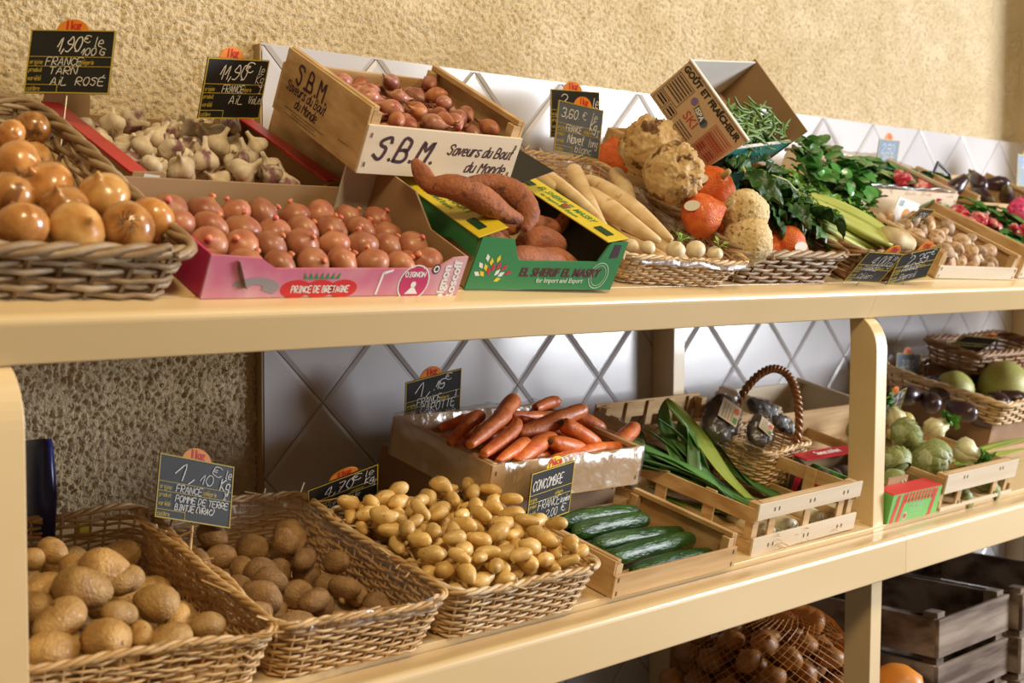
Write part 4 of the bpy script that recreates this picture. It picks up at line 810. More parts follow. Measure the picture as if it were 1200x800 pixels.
path('sweet_potato', U, pxs(U, [(486, 189, .150, .006), (494, 202, .138, .0125), (506, 217, .118, .0125), (532, 219, .095, .017), (566, 235, .075, .0185), (592, 251, .060, .0125), (609, 257, .052, .007)]), sw_m, 'long bent sweet potato with a knobbed head lying on top', 'sweet potato', group=g_, seed=1)
path('sweet_potato', U, pxs(U, [(552, 214, .135, .009), (580, 216, .128, .0155), (606, 229, .105, .018), (620, 250, .078, .0155), (615, 268, .062, .006)]), sw_m, 'curved smooth sweet potato behind the knobbed one on top', 'sweet potato', group=g_, seed=2)
path('sweet_potato', U, pxs(U, [(616, 258, .15, .013), (638, 266, .14, .016), (655, 264, .13, .012), (663, 250, .13, .008), (661, 243, .13, .008)]), sw_m, 'sweet potato with an upturned end against the black wall', 'sweet potato', group=g_, seed=3)
path('sweet_potato', U, pxs(U, [(612, 288, .10, .015), (634, 282, .095, .021), (655, 288, .09, .015)]), sw_m, 'thick sweet potato in the middle layer of the green box', 'sweet potato', group=g_, seed=4)
path('sweet_potato', U, pxs(U, [(590, 307, .045, .012), (610, 303, .048, .019), (642, 307, .048, .018), (664, 313, .05, .010)]), sw_m, 'pinkish sweet potato at the front cut-out of the green box', 'sweet potato', group=g_, seed=5, amp=.12)
path('sweet_potato', U, pxs(U, [(546, 268, .10, .010), (568, 275, .09, .014), (590, 288, .08, .012), (590, 296, .075, .006)]), sw_m, 'sweet potato under the knobbed one at the left of the box', 'sweet potato', group=g_, seed=6)
M, w_, d_, h_, fl, wh = C['green']
for i, (x, y) in enumerate(((-.06, .06), (.01, .12), (.05, .05), (-.06, .16), (.05, .18))): spawn('sweet_potato', [('b', potato(.040, .018, i).mesh('sweet_potato', sw_m, True))], loc(M, x, y, .021, i*1.3), 'sweet potato buried in the bottom layer of the green box', 'sweet potato', 'bottom sweet potatoes')

# ---- long white radishes and turnips
dk_m = mat('white_radish_skin', (.82, .66, .42), (.68, .48, .24), ns=40, r=.45, bump=.15, bs=60, stretch=(.3, 1, 1), var=.06, spots=(60, .68, (.55, .38, .18)), bdist=.0015)
g_ = 'long white radishes in the lined basket'
for i, (pts, l) in enumerate((([(616, 200, .27, .010), (632, 208, .235, .0115), (650, 220, .20, .010)], 'short white radish at the back left corner of the lined basket'),
    ([(630, 200, .25, .0095), (655, 217, .20, .011), (685, 241, .145, .009), (708, 263, .10, .0045)], 'slim white radish along the yellow flange'),
    ([(672, 200, .27, .0125), (682, 220, .225, .012), (694, 240, .18, .008), (706, 258, .14, .004)], 'white radish with its blunt end up at the back of the basket'),
    ([(690, 212, .26, .011), (718, 227, .20, .014), (750, 249, .14, .012), (784, 279, .08, .006)], 'longest white radish on the right side of the heap'),
    ([(690, 227, .22, .013), (712, 243, .175, .016), (740, 263, .115, .013), (770, 281, .07, .006)], 'thick white radish in front of the longest one'),
    ([(721, 203, .30, .012), (730, 217, .27, .014), (738, 234, .235, .011)], 'blunt white radish end beside the right rim'))):
    path('white_radish', U, pxs(U, pts), dk_m, l, 'radish', group=g_, seed=i+3, amp=.07)
tu_m = mat('turnip_skin', (.82, .72, .52), (.74, .60, .38), ns=9, r=.4, var=.05, bump=.1, bs=60); lf_l = mat('fresh_sprout', (.20, .40, .04), (.30, .50, .08), ns=40, r=.5)
tprof = [(-1.3, .05), (-1.0, .22), (-.8, .6), (-.4, .92), (0, 1.0), (.4, .9), (.7, .6), (.85, .25), (.9, .1)]
TUR = [spin(tprof, 1, 16, .05, s).mesh('turnip', tu_m, True) for s in range(2)]
sprout = MB()
for i in range(4):
    a = i*1.6; sprout.tube([(0, 0, .8), (math.cos(a)*.3, math.sin(a)*.3, 1.3), (math.cos(a)*.7, math.sin(a)*.7, 1.7)], [.08, .07, .03], 4); q = leafmesh(.8, .5, .3, i, .2); Mq = T((math.cos(a)*.5, math.sin(a)*.5, 1.4)) @ Matrix.Rotation(a, 4, 'Z') @ RY(-40); sprout.add([Mq @ Vector(v) for v in q.v], q.f)
sprout_me = sprout.mesh('sprout', lf_l, True)
for x, y, s, r, k, l in ((759, 290, .045, .011, 0, 'small brownish turnip at the left of the front row'), (792, 293, .035, .0145, 1, 'round white turnip with a green sprout, left of its twin'), (815, 292, .035, .0145, 0, 'round white turnip in the middle of the front row'), (838, 297, .035, .012, 1, 'white turnip with a sprout next to the right rim'), (740, 288, .07, .011, 0, 'small turnip beneath the white radish tips')):
    p = PS(U, x, y, s); spawn('turnip', [('b', TUR[k])]+([('sprout', sprout_me)] if k else []), wl(U, p.x, p.y, p.z, (rnd(-.5, .3), rnd(-.4, .4), rnd(0, 6))), l, 'turnip', 'turnips in the lined basket', sc=r)
M, w_, d_, h_, fl, wh = C['pars']
for i in range(9): spawn('white_radish', [('b', blob([(t*.07, 0, 0) for t in (-1, -.9, -.5, 0, .5, .9, 1)], [.003, .008, .0135, .0125, .010, .006, .002], 12, .06, 30, i).mesh('white_radish', dk_m, True))], loc(M, -.055+(i % 3)*.055, .08+(i//3)*.10, .018, rnd(1.2, 2.0)), 'white radish buried at the bottom of the lined basket', 'radish', 'bottom white radishes')

# ---- celeriac and pumpkins
ce_m = mat('celeriac_skin', (.50, .31, .12), (.68, .50, .26), ns=35, r=.75, bump=1.0, bs=90, spots=(42, .56, (.16, .075, .025)), bdist=.008, rnd=True); ce_p = mat('pale_celeriac_skin', (.76, .62, .36), (.62, .44, .20), ns=40, r=.7, bump=.8, bs=200, spots=(130, .60, (.34, .20, .07)), bdist=.004)
def knob(R, seed, m, amp=.35, fr=1.6, fine=.1):
    bm = bmesh.new(); bmesh.ops.create_icosphere(bm, subdivisions=5, radius=1); o = Vector((seed*7, seed, 0))
    for v in bm.verts:
        n = v.co.normalized(); k = 1+.10*noise.noise(n*1.3+o)
        if n.z < .15: a = (noise.noise(n*fr*2.0+o)); b = 1-abs(noise.noise(n*fr*3.4+o*2))*2.2; k += amp*min(1, (.15-n.z)*2)*(a*.35+max(0, b)*.18-.05)
        k += fine*.12*noise.noise(n*14+o); v.co = n*k*R
    me = bpy.data.meshes.new('celeriac'); bm.to_mesh(me); bm.free(); me.materials.append(m); me.polygons.foreach_set('use_smooth', [True]*len(me.polygons)); return me
for x, y, s, R, m, e, l in ((787, 203, .16, .044, ce_m, (-2.0, .3, .4), 'large gnarled brown celeriac with knotted roots facing the shopper'), (764, 174, .255, .046, ce_m, (2.6, .5, 1.0), 'knobbly celeriac behind the large gnarled one'), (873, 250, .085, .0365, ce_p, (.5, .3, 2), 'pale round celeriac above its neighbour at the basket front'), (876, 283, .055, .0375, ce_p, (.2, -.3, 4), 'pale round celeriac resting on the basket rim')):
    p = PS(U, x, y, s); spawn('celeriac', [('b', knob(R, x*.01, m, amp=.62 if m is ce_m else .12, fine=.6 if m is ce_m else .5))], wl(U, p.x, p.y, p.z, e), l, 'celeriac', 'celeriacs in the pumpkin basket')
pu_m = mat('pumpkin_skin', (.66, .095, .012), (.78, .19, .03), ns=3, r=.42, bump=.3, bs=14, bdist=.05, coat=.1); st_m = mat('dry_stalk', (.52, .38, .16), (.36, .24, .10), ns=60, r=.8)
pprof = [(-.82, .06), (-.80, .4), (-.62, .76), (-.30, .96), (.0, 1.0), (.32, .92), (.60, .70), (.82, .42), (1.0, .22), (1.12, .12)]
PUM = [('pumpkin', spin(pprof, 1, 30, .04, 1, ribs=(10, .05)).mesh('pumpkin', pu_m, True)), ('stalk', blob([(0, 0, 1.05), (0, 0, 1.2), (.05, 0, 1.4), (.12, 0, 1.5)], [.14, .12, .13, .09], 8, .2, 8).mesh('stalk', st_m, True))]
for x, y, s, R, e, st, l in ((716, 188, .40, .036, (-.4, .2, 0), 0, 'orange pumpkin half hidden behind the lined basket'), (833, 222, .165, .040, (.6, -.5, 0), 1, 'round orange pumpkin in the upper row with a white sticker'), (822, 252, .105, .035, (.8, -.3, 1), 1, 'orange pumpkin between the gnarled celeriac and the pale one'), (922, 287, .085, .034, (.2, 1.45, .25), 1, 'orange pumpkin lying with its stalk to the right and a white sticker'), (903, 268, .13, .030, (.3, .4, 0), 0, 'small orange pumpkin behind the pale celeriacs'), (700, 195, .42, .02, (.3, .4, 0), 0, 'small dark orange squash at the back')):
    if R < .025: continue
    p = PS(U, x, y, s); o = spawn('pumpkin', PUM, wl(U, p.x, p.y, p.z, e), l, 'pumpkin', 'pumpkins in the grey-brown basket', sc=R)
    if st:
        v = (Vector((0, 0, EYE))-o.matrix_world.translation).normalized(); v = (v+Vector((0, 0, .5 if x < 900 else -.1))+_r*(-.5 if x < 900 else .75)).normalized(); mb = MB(); disc(mb, 0, 0, .013, .0085, y=0, n=18)
        c = mb.mesh('sticker', white_m); c2 = link('sticker', c, o, label='white paper sticker'); W = T(o.matrix_world.translation+v*R*1.02) @ v.to_track_quat('-Y', 'Z').to_matrix().to_4x4(); c2.matrix_parent_inverse = o.matrix_world.inverted(); c2.matrix_world = W
M, w_, d_, h_, fl, wh = C['pump']
for i in range(8): spawn('pumpkin', PUM, loc(M, -.09+(i % 4)*.06, .06+(i//4)*.09, .031, i), 'orange pumpkin glimpsed through the weave in the bottom of the basket', 'pumpkin', 'bottom pumpkins', sc=.027)

# ---- beans in the tipped box
be_m = mat('green_bean', (.09, .18, .03), (.17, .28, .06), ns=60, r=.45, var=.2)
BEA = [blob([(t*.05, (abs(t)-.3)*.012*s, .004*math.sin(t*4)) for t in (-1, -.9, -.4, 0, .4, .9, 1)], [.0008, .0024, .003, .003, .003, .0022, .0006], 6, sub=1).mesh('green_bean', be_m, True) for s in (1, 0, -1)]
M, w_, d_, h_, fl, wh = C['ski']
for i in range(240):
    y = rnd(.035, d_-.045); fill = .050+.020*math.sin(y*14-.6); x = w_/2-.008-rnd(0, .06); z = rnd(.006, h_-.012)
    x = max(x, w_/2-fill+.006*rnd(-1, 1)-(h_-z)*.15); a = rnd(-.7, .7)+math.pi/2
    y = min(max(y, .055), d_-.060)
    spawn('green_bean', [('b', BEA[i % 3])], loc(M, x, y, z, a, rnd(0, 6), rnd(-.25, .25)), 'green bean in the loose heap inside the tipped box', 'bean', 'green beans in the tipped cardboard box', sc=rnd(.62, .85))

# ---- leafy things
def bunch_leaves(root, meshes, n, place, name='leaf'):
    for i in range(n): c = link(name, meshes[i % len(meshes)], root); c.matrix_local = place(i)
ch_m = mat('dark_leaf', (.018, .065, .014), (.05, .14, .025), ns=50, r=.42, bump=.4, bs=60, bdist=.003, var=.2); pa_m = mat('parsley_leaf', (.10, .26, .03), (.20, .38, .05), ns=30, r=.45, var=.35); wc_m = mat('watercress_leaf', (.04, .17, .03), (.08, .26, .05), ns=20, r=.3, var=.3, coat=.2)
stem_l = mat('pale_stem', (.40, .50, .16), (.55, .60, .30), ns=20, r=.4)
def Lp(wh, x, y, s): p = PS(wh, x, y, s); return SM(wh) @ T(p)
big_l = [leafmesh(.070, .050, .45, s, .42, .25, 12, 8, lobes=4).mesh('leaf', ch_m, True) for s in range(3)]
M = Lp(U, 878, 228, .13); r = empty('celeriac_greens', M, 'dark crinkled leafy greens hanging between the pale celeriac and the bean box', 'leaves')
pts = [(862, 196, .17, 60, 0), (866, 200, .17, 10, 0), (880, 210, .16, -20, 20), (900, 215, .15, -30, 10), (885, 222, .15, -50, 20), (888, 232, .14, -70, 25), (905, 240, .13, -50, 30), (925, 250, .12, -45, 35), (915, 225, .15, -20, 20), (938, 256, .11, -50, 20), (855, 190, .2, 100, 0), (860, 200, .19, 40, 0), (900, 200, .19, 20, 0), (930, 235, .14, -30, 30), (875, 240, .12, -80, 40), (950, 245, .11, -30, 10)]+[(rnd(868, 950), 0, 0, rnd(-120, 60), rnd(-10, 35)) for _ in range(26)]
pts = [(x, y or 192+(x-840)*.45+rnd(-6, 26), s or rnd(.12, .17), a, b) for x, y, s, a, b in pts]
I = M.inverted()
for i, (x, y, s, yaw, dn) in enumerate(pts): c = link('leaf', big_l[i % 3], r); c.matrix_local = I @ Lp(U, x, y, s) @ T((0, 0, 0)) @ RZ(yaw) @ RY(dn-15) @ RX(rnd(-25, 25))
for x0, y0, x1, y1 in ((870, 195, 892, 250), (935, 225, 905, 205)): a = I @ Lp(U, x0, y0, .15).translation; b = I @ Lp(U, x1, y1, .12).translation; MB().tube([a, (a+b)/2+Vector((0, 0, .006)), b], [.0018, .0015, .001], 5).build('stem', stem_l, r, smooth=True)
pl = [leafmesh(.022, .019, .3, s, .35, .2, 6, 4, lobes=3).mesh('leaf', pa_m, True) for s in range(4)]
M = Lp(U, 955, 215, .16); r = empty('parsley_bunch', M, 'bright green flat-leaf parsley heaped behind the celery stalks', 'herbs'); I = M.inverted()
for i in range(230):
    t = random.random(); x = 905+115*t+rnd(-14, 14); y0_, y1_ = 190+t*42, 226+t*50; v = random.random(); y = y0_+(y1_-y0_)*v; s = .23-.11*v+rnd(-.01, .01)
    c = link('leaf', pl[i % 4], r); c.matrix_local = I @ Lp(U, x, y, s) @ RZ(rnd(-180, 180)) @ RY(rnd(-50, 40)) @ RX(rnd(-40, 40))
for i in range(14): a = I @ Lp(U, 905+i*8, 215+i*3, .17).translation; b = I @ Lp(U, 930+i*7, 232+i*4, .12).translation; MB().tube([a, (a+b)/2+Vector((0, 0, .01)), b], .0012, 4).build('stem', stem_l, r, smooth=True)
MB().tube([I @ Lp(U, 910, 225, .19).translation+Vector((0, 0, -.02)), I @ Lp(U, 960, 232, .16).translation+Vector((0, 0, -.03)), I @ Lp(U, 1010, 262, .12).translation+Vector((0, 0, -.03))], [.03, .036, .028], 10).build('foliage_core', ch_m, r)
wl_ = [leafmesh(.024, .024, .25, s, .08, .15, 6, 4, round_=True).mesh('leaf', wc_m, True) for s in range(3)]
M = Lp(U, 965, 185, .28); r = empty('watercress_bunch', M, 'dark green round-leaved watercress standing behind the parsley', 'herbs'); I = M.inverted()
for i in range(130):
    t = random.random(); x = 935+85*t+rnd(-8, 8); y0_ = 160+abs(t-.2)*55; y1_ = 195+t*48; v = random.random(); y = y0_+(y1_-y0_)*v
    c = link('leaf', wl_[i % 3], r); c.matrix_local = I @ Lp(U, x, y, .31-.12*v-.03*t) @ RZ(rnd(-180, 180)) @ RY(rnd(-60, 20)) @ RX(rnd(-40, 40)) @ Matrix.Scale(rnd(.8, 1.35), 4)
MB().tube([I @ Lp(U, 950, 190, .30).translation+Vector((0, 0, -.03)), I @ Lp(U, 975, 205, .26).translation+Vector((0, 0, -.02)), I @ Lp(U, 1005, 228, .22).translation+Vector((0, 0, -.02))], [.03, .034, .024], 10).build('foliage_core', ch_m, r)
# celery
cy_m = mat('celery_stalk', (.36, .42, .07), (.50, .54, .16), ns=14, r=.4, bump=.25, bs=90, stretch=(.2, 1, 1), bdist=.002); cb_m = mat('celery_base', (.66, .60, .34), (.45, .30, .14), ns=30, r=.6)
M = SM(U) @ T(PS(U, 985, 252, .10)); I = M.inverted(); r = empty('celery_head', M, 'thick head of celery with its cut base pointing to the right', 'celery')
def stalk(pts, R): q = [I @ Lp(U, *p).translation for p in pts]; bl = blob(q, R, 12, .06, 30, len(pts)+pts[0][0], flat=.62, sub=4); return bl
for P_, R_ in (([(918, 220, .19), (955, 232, .16), (1000, 252, .12), (1042, 278, .07)], [.008, .013, .018, .016]), ([(930, 228, .17), (965, 243, .14), (1005, 264, .10), (1044, 284, .06)], [.008, .013, .017, .015]), ([(945, 240, .14), (975, 254, .12), (1010, 272, .085), (1042, 286, .055)], [.007, .012, .015, .013]), ([(925, 222, .20), (965, 232, .17), (1010, 254, .13), (1048, 280, .075)], [.006, .010, .015, .014])):
    stalk(P_, R_).build('stalk', cy_m, r, smooth=True)
q = [I @ Lp(U, *p).translation for p in ((1036, 276, .065), (1048, 281, .062), (1058, 285, .058), (1063, 288, .056))]; blob(q, [.016, .021, .020, .017], 16, .25, 90, 3).build('cut_base', cb_m, r, smooth=True)
M = SM(U) @ T(PS(U, 1000, 278, .08)); I = M.inverted(); r = empty('celery_head', M, 'slimmer celery stalks lying under the thick head', 'celery')
for P_ in ([(955, 256, .12), (985, 272, .10), (1028, 292, .07)], [(962, 264, .11), (990, 280, .09), (1018, 296, .07)], [(950, 268, .10), (980, 284, .08), (1005, 298, .065)]): stalk(P_, [.008, .011, .010]).build('stalk', cy_m, r, smooth=True)
lw = mat('withered_leaf', (.62, .52, .28), (.50, .38, .16), ns=20, r=.7); a = [Lp(U, *p).translation for p in ((928, 225, .15), (950, 245, .12), (962, 265, .10), (966, 280, .08))]
o = MB().tube(a, [.002, .007, .006, .002], 6, flat=.25).build('withered_leaf', lw, None, smooth=True); tag(o, 'long pale withered leaf hanging over the brown basket rim', 'leaf')

# ---- mushrooms
mu_m = mat('mushroom_cap', (.66, .48, .31), (.34, .19, .09), ns=2.5, r=.6, var=.3); ms_m = mat('mushroom_stem', (.80, .72, .60), (.70, .60, .46), ns=20, r=.7)
MUS = [('mushroom', spin([(-.25, .30), (-.30, .70), (-.22, .95), (0, 1.0), (.3, .92), (.55, .68), (.72, .35), (.76, .08)], 1, 16, .05, 1).mesh('mushroom', mu_m, True)), ('stem', spin([(-.95, .32), (-.9, .40), (-.5, .32), (-.1, .34)], 1, 12, .05, 2).mesh('stem', ms_m, True))]
M, w_, d_, h_, fl, wh = C['mush']
for x, y, z, th in heap(w_-.04, d_-.03, -w_/2+.02, .012, [(.018, .018, .015)]*46, floor=.004, seed=12, mound=lambda x, y: -.05*max(0, x)*1-.06*y):
    if z < .050: spawn('mushroom', MUS, loc(M, x, y, z, th, rnd(-1.8, 1.8), rnd(-1, 1)), 'brown button mushroom in the pale wooden crate', 'mushroom', 'mushrooms in the wooden crate', sc=rnd(.015, .021))

# ---- radish bunches
ra_m = mat('radish_skin', (.50, .02, .05), (.80, .42, .38), ns=60, r=.3, var=.2, coat=.3, lo=.5, hi=.62); RAD = blob([(t*.012, 0, 0) for t in (-1.5, -1, -.7, 0, .6, .9, 1.0)], [.0006, .003, .0065, .0085, .0065, .003, .001], 10).mesh('radish', ra_m, True)
RT = MB().tube([(.010, 0, 0), (.04, .004, .004), (.065, 0, .002)], [.0012, .0010, .0008], 4).mesh('stem', stem_l, True)
rl = [leafmesh(.075, .040, .35, s, .2, .2, 8, 4).mesh('leaf', wc_m, True) for s in range(3)]
def rbunch(M, label, yaw=0, nr=9, nl=13, sc=1.0, group='radish bunches'):
    r = empty('radish_bunch', M @ RZ(yaw), label, 'radishes', group); r.scale = (sc, sc, sc)
    for i in range(nr): c = link('radish', RAD, r); c.matrix_local = T((-.01+rnd(-.010, .010), (i-nr/2)*.008, .010+rnd(0, .016))) @ RZ(rnd(-35, 35)) @ RY(rnd(-20, 30)) @ Matrix.Scale(rnd(.9, 1.25), 4)
    for i in range(4): c = link('stem', RT, r); c.matrix_local = T((0, (i-2)*.012, .014)) @ RZ(rnd(-10, 10))
    for i in range(nl): c = link('leaf', rl[i % 3], r); c.matrix_local = T((.028+rnd(0, .02), (i-nl/2)*.008, .012+rnd(0, .020))) @ RZ(rnd(-60, 60)) @ RY(rnd(-18, 18)) @ Matrix.Scale(rnd(.7, 1.05), 4)
for x, y, s, yaw, l in ((1048, 211, .36, 120, 'radish bunch at the left end of the white crate against the tiles'), (1075, 222, .36, 100, 'radish bunch second from the left in the white crate'), (1105, 222, .38, 80, 'radish bunch with a broad green leaf near the black tray'), (1085, 235, .31, 100, 'radish bunch at the front edge of the white crate'), (1125, 240, .36, 60, 'radish bunch in the right corner of the white crate'), (1112, 252, .25, 100, 'radish bunch spilling over the back of the mushroom crate'), (1128, 262, .22, 80, 'round red radishes above the wooden side of the mushroom crate'), (1150, 262, .22, 60, 'radish bunch buried in dark leaves at the right'), (1175, 262, .24, 40, 'radish bunch with dark leaves beside the pink paper'), (1165, 285, .16, 30, 'leafy radish bunch in the middle of the right crate'), (1185, 296, .12, 100, 'dark red radish bunch at the lower right of the upper shelf'), (1195, 275, .17, 60, 'leafy radish bunch cut off by the right edge'), (1150, 275, .19, -60, 'leafy radish bunch behind the mushroom crate side')):
    rbunch(Lp(U, x, y, s) @ T((0, 0, -.01)), l, yaw, sc=1.05)
# pink paper, aubergines, black tray
o = knob(.04, 3, mat('pink_paper', (.80, .04, .22), (.85, .12, .32), ns=20, r=.5), amp=1.4, fr=1.5); p = PS(U, 1197, 245, .22); spawn('crumpled_paper', [('b', o)], wl(U, p.x, p.y, p.z-.006, (2.5, 0, 0)), 'bright pink crumpled paper at the right edge above the radishes', 'paper', sc=.62)
au_m = mat('aubergine_skin', (.035, .015, .025), (.06, .03, .04), ns=10, r=.3, coat=.25, spec=.5); ac_m = mat('aubergine_cap', (.10, .09, .03), (.16, .12, .05), ns=30, r=.7)
AUB = [('aubergine', blob([(t, 0, 0) for t in (-1.3, -1.25, -.9, -.3, .3, .8, 1.1, 1.2)], [.1, .35, .62, .70, .58, .42, .30, .2], 16, .05, 1.5, 2).mesh('aubergine', au_m, True)), ('cap', blob([(t, 0, 0) for t in (.85, 1.1, 1.25, 1.6, 1.62)], [.46, .36, .18, .12, .09], 9, .25, 3).mesh('cap', ac_m, True))]
for i, (x, y, s, k, l) in enumerate(((1122, 217, .36, .036, 'round dark aubergine beside the black tray'), (1145, 212, .40, .036, 'dark aubergine second from the black tray'), (1165, 215, .42, .036, 'dark aubergine in the middle of the rear right crate'), (1180, 228, .38, .036, 'dark aubergine at the right end of the rear crate'), (1152, 230, .36, .034, 'dark aubergine in front of the others on the upper shelf'))):
    p = PS(U, x, y, s); spawn('aubergine', AUB, wl(U, p.x, p.y, p.z, (0, rnd(-.8, .5), i*1.1)), l, 'aubergine', 'aubergines on the upper shelf', sc=k*.78)
M = Lp(U, 1100, 216, .42) @ RZ(-8) @ RX(-18) @ RY(22) @ Matrix.Scale(.62, 4); r = empty('black_tray', M, 'black plastic tray standing tilted behind the radishes', 'tray')
for a in ((-.05, .05, 0, .01, 0, .008), (-.05, .05, 0, .01, .062, .07), (-.05, -.042, 0, .01, .008, .062), (.042, .05, 0, .01, .008, .062)): MB().box(*a).build('tray_wall', black_m, r, bevel=.001)
MB().box(-.042, .042, .006, .009, .008, .062).build('tray_floor', mat('grey_tray', (.3, .27, .25), r=.6), r)

# ---- small yellow potatoes
rt_m = mat('yellow_potato_skin', (.78, .54, .20), (.60, .36, .10), ns=55, r=.42, bump=.12, bs=160, var=.16, spots=(130, .68, (.34, .18, .06)), coat=.08); bp_m = mat('potato_skin', (.58, .36, .13), (.40, .22, .07), ns=1.6, r=.45, bump=.3, bs=9, var=.18, spots=(3.4, .66, (.20, .11, .04)), coat=.08, bdist=.06); ep_m = mat('earthy_potato_skin', (.36, .21, .085), (.24, .13, .05), ns=2.2, r=.7, bump=.3, bs=9, var=.2, spots=(4, .66, (.16, .09, .04)), bdist=.03)
RAT = [potato(.0165, .0100, s, .16, 12, bend=.35*(s % 3)).mesh('small_potato', rt_m, True) for s in range(7)]
M, w_, d_, h_, fl, wh = C['pot3']
W, Dp = w_+.014, d_+.014
for x, y, z, th in heap(W, Dp, -W/2, -.007, [(.0165*k, .0100*k, .0100*k) for k in [rnd(.80, 1.28) for _ in range(430)]], mound=lambda x, y: .030+.016*(1-(x/.12)**2)+.012*(1-((y-.13)/.12)**2), floor=.006, seed=21, cand=26, sink=.80):
    if z > .098 or z < .034: continue
    spawn('small_potato', [('b', RAT[random.randrange(7)])], loc(M, x, y, z, th, rnd(-3, 3), rnd(-.5, .5)), 'small waxy yellow potato in the heaped straw basket', 'potato', 'small yellow potatoes in the heaped basket', sc=rnd(.9, 1.12))
# ---- large potatoes, lower left
BIG = [potato(1.0, .78, s, .10, 18).mesh('potato', bp_m, True) for s in range(5)]
lst = [(60, 765, .045, .0285, 'flat potato at the front left beside the white post'), (70, 727, .075, .0285, 'round potato beside the post, second from the front'), (124, 752, .055, .030, 'large smooth potato at the front centre of the corner basket'), (97, 690, .115, .030, 'big pale potato near the middle of the corner basket'), (140, 719, .085, .020, 'dark-spotted potato in the middle'), (182, 706, .10, .026, 'potato standing against the right wall of the basket'), (207, 724, .085, .020, 'small spotted potato right of centre'), (243, 734, .060, .020, 'upright yellow potato at the right corner of the basket'), (201, 753, .045, .025, 'broad potato at the front right'), (165, 743, .065, .018, 'small round potato in the front centre'), (124, 668, .155, .029, 'greenish potato in the back row'), (146, 680, .14, .022, 'potato behind the big pale one'), (62, 646, .20, .018, 'narrow brown potato at the back left'), (38, 655, .19, .016, 'pale cut-off potato behind the post, upper'), (52, 690, .14, .024, 'brown potato close to the post'), (45, 712, .11, .022, 'dark potato wedged beside the post'), (85, 665, .17, .020, 'potato in the back row next to the narrow one')]
for i, (x, y, s, R, l) in enumerate(lst):
    p = PS(B, x, y, s+.025+max(0, 130-x)*.0003); spawn('potato', [('b', BIG[i % 5])], wl(B, p.x, p.y, p.z, (rnd(-.5, .5), rnd(-.4, .4), [0, .3, 1.2, -.4, .1, 1.9, 1.0][i % 7])), l, 'potato', 'large potatoes in the corner basket', sc=R*1.04)
M, w_, d_, h_, fl, wh = C['pot1']
for x, y, z, th in heap(w_-.01, d_-.01, -w_/2+.005, .005, [(.028, .021, .021)]*42, floor=.006, seed=31, cand=30):
    if z < .045: spawn('potato', [('b', BIG[random.randrange(5)])], loc(M, x, y, z, th, rnd(-1, 1), 0), 'potato in the lower layer of the corner basket', 'potato', 'lower potatoes of the corner basket', sc=.027)
# ---- earthy potatoes
EAR = [potato(1.0, .74, 10+s, .13, 16).mesh('earthy_potato', ep_m, True) for s in range(5)]
M, w_, d_, h_, fl, wh = C['pot2']
for x, y, z, th in heap(w_-.004, d_-.006, -w_/2+.002, .003, [(.024*k, .0178*k, .0178*k) for k in [rnd(.75, 1.2) for _ in range(62)]], mound=lambda x, y: -.03*y, floor=.006, seed=33, cand=30):
    if z < .046: spawn('earthy_potato', [('b', EAR[random.randrange(5)])], loc(M, x, y, z, th, rnd(-3, 3), rnd(-.4, .4)), 'dull brown earthy potato in the plastic-lined straw basket', 'potato', 'earthy potatoes in the lined basket', sc=rnd(.020, .026))

# ---- cucumbers
cu_m = mat('cucumber_skin', (.012, .050, .010), (.035, .11, .018), ns=60, r=.34, bump=1.0, bs=170, stretch=(.35, 1, 1), coat=.15, bdist=.005, var=.1)
for i, (x0, y0, x1, y1, s0, s1, l) in enumerate(((742, 671, 834, 650, .054, .064, 'cucumber nearest the front panel'), (714, 655, 812, 631, .088, .102, 'second cucumber from the front'), (697, 639, 802, 625, .124, .134, 'third cucumber from the front'), (674, 624, 758, 609, .158, .168, 'fourth cucumber from the front'), (655, 612, 748, 601, .190, .192, 'rear cucumber with a drawn-out stalk end'))):
    a = PS(B, x0, y0, s0); b = PS(B, x1, y1, s1); d = b-a
    pts = [(*(a+d*t+Vector((0, 0, .003*math.sin(math.pi*t)))), r_) for t, r_ in ((0, .008), (.06, .0125), (.3, .0148), (.6, .0150), (.9, .0138), (.98, .009))]
    path('cucumber', B, pts, cu_m, l, 'cucumber', group='cucumbers in the low wooden crate', seed=i, amp=.05, amp2=.06, n=18)
M, w_, d_, h_, fl, wh = C['cuc']
for i in range(1, 5): spawn('cucumber', [('b', blob([(t, 0, 0) for t in (-.1, -.095, -.06, 0, .06, .095, .1)], [.004, .010, .0125, .013, .0125, .010, .003], 14, .05, 40, i).mesh('cucumber', cu_m, True))], loc(M, -.02+rnd(-.01, .01), .035+i*.036, .017, rnd(-.1, .1)), 'cucumber in the bottom layer of the low crate', 'cucumber', 'bottom cucumbers')

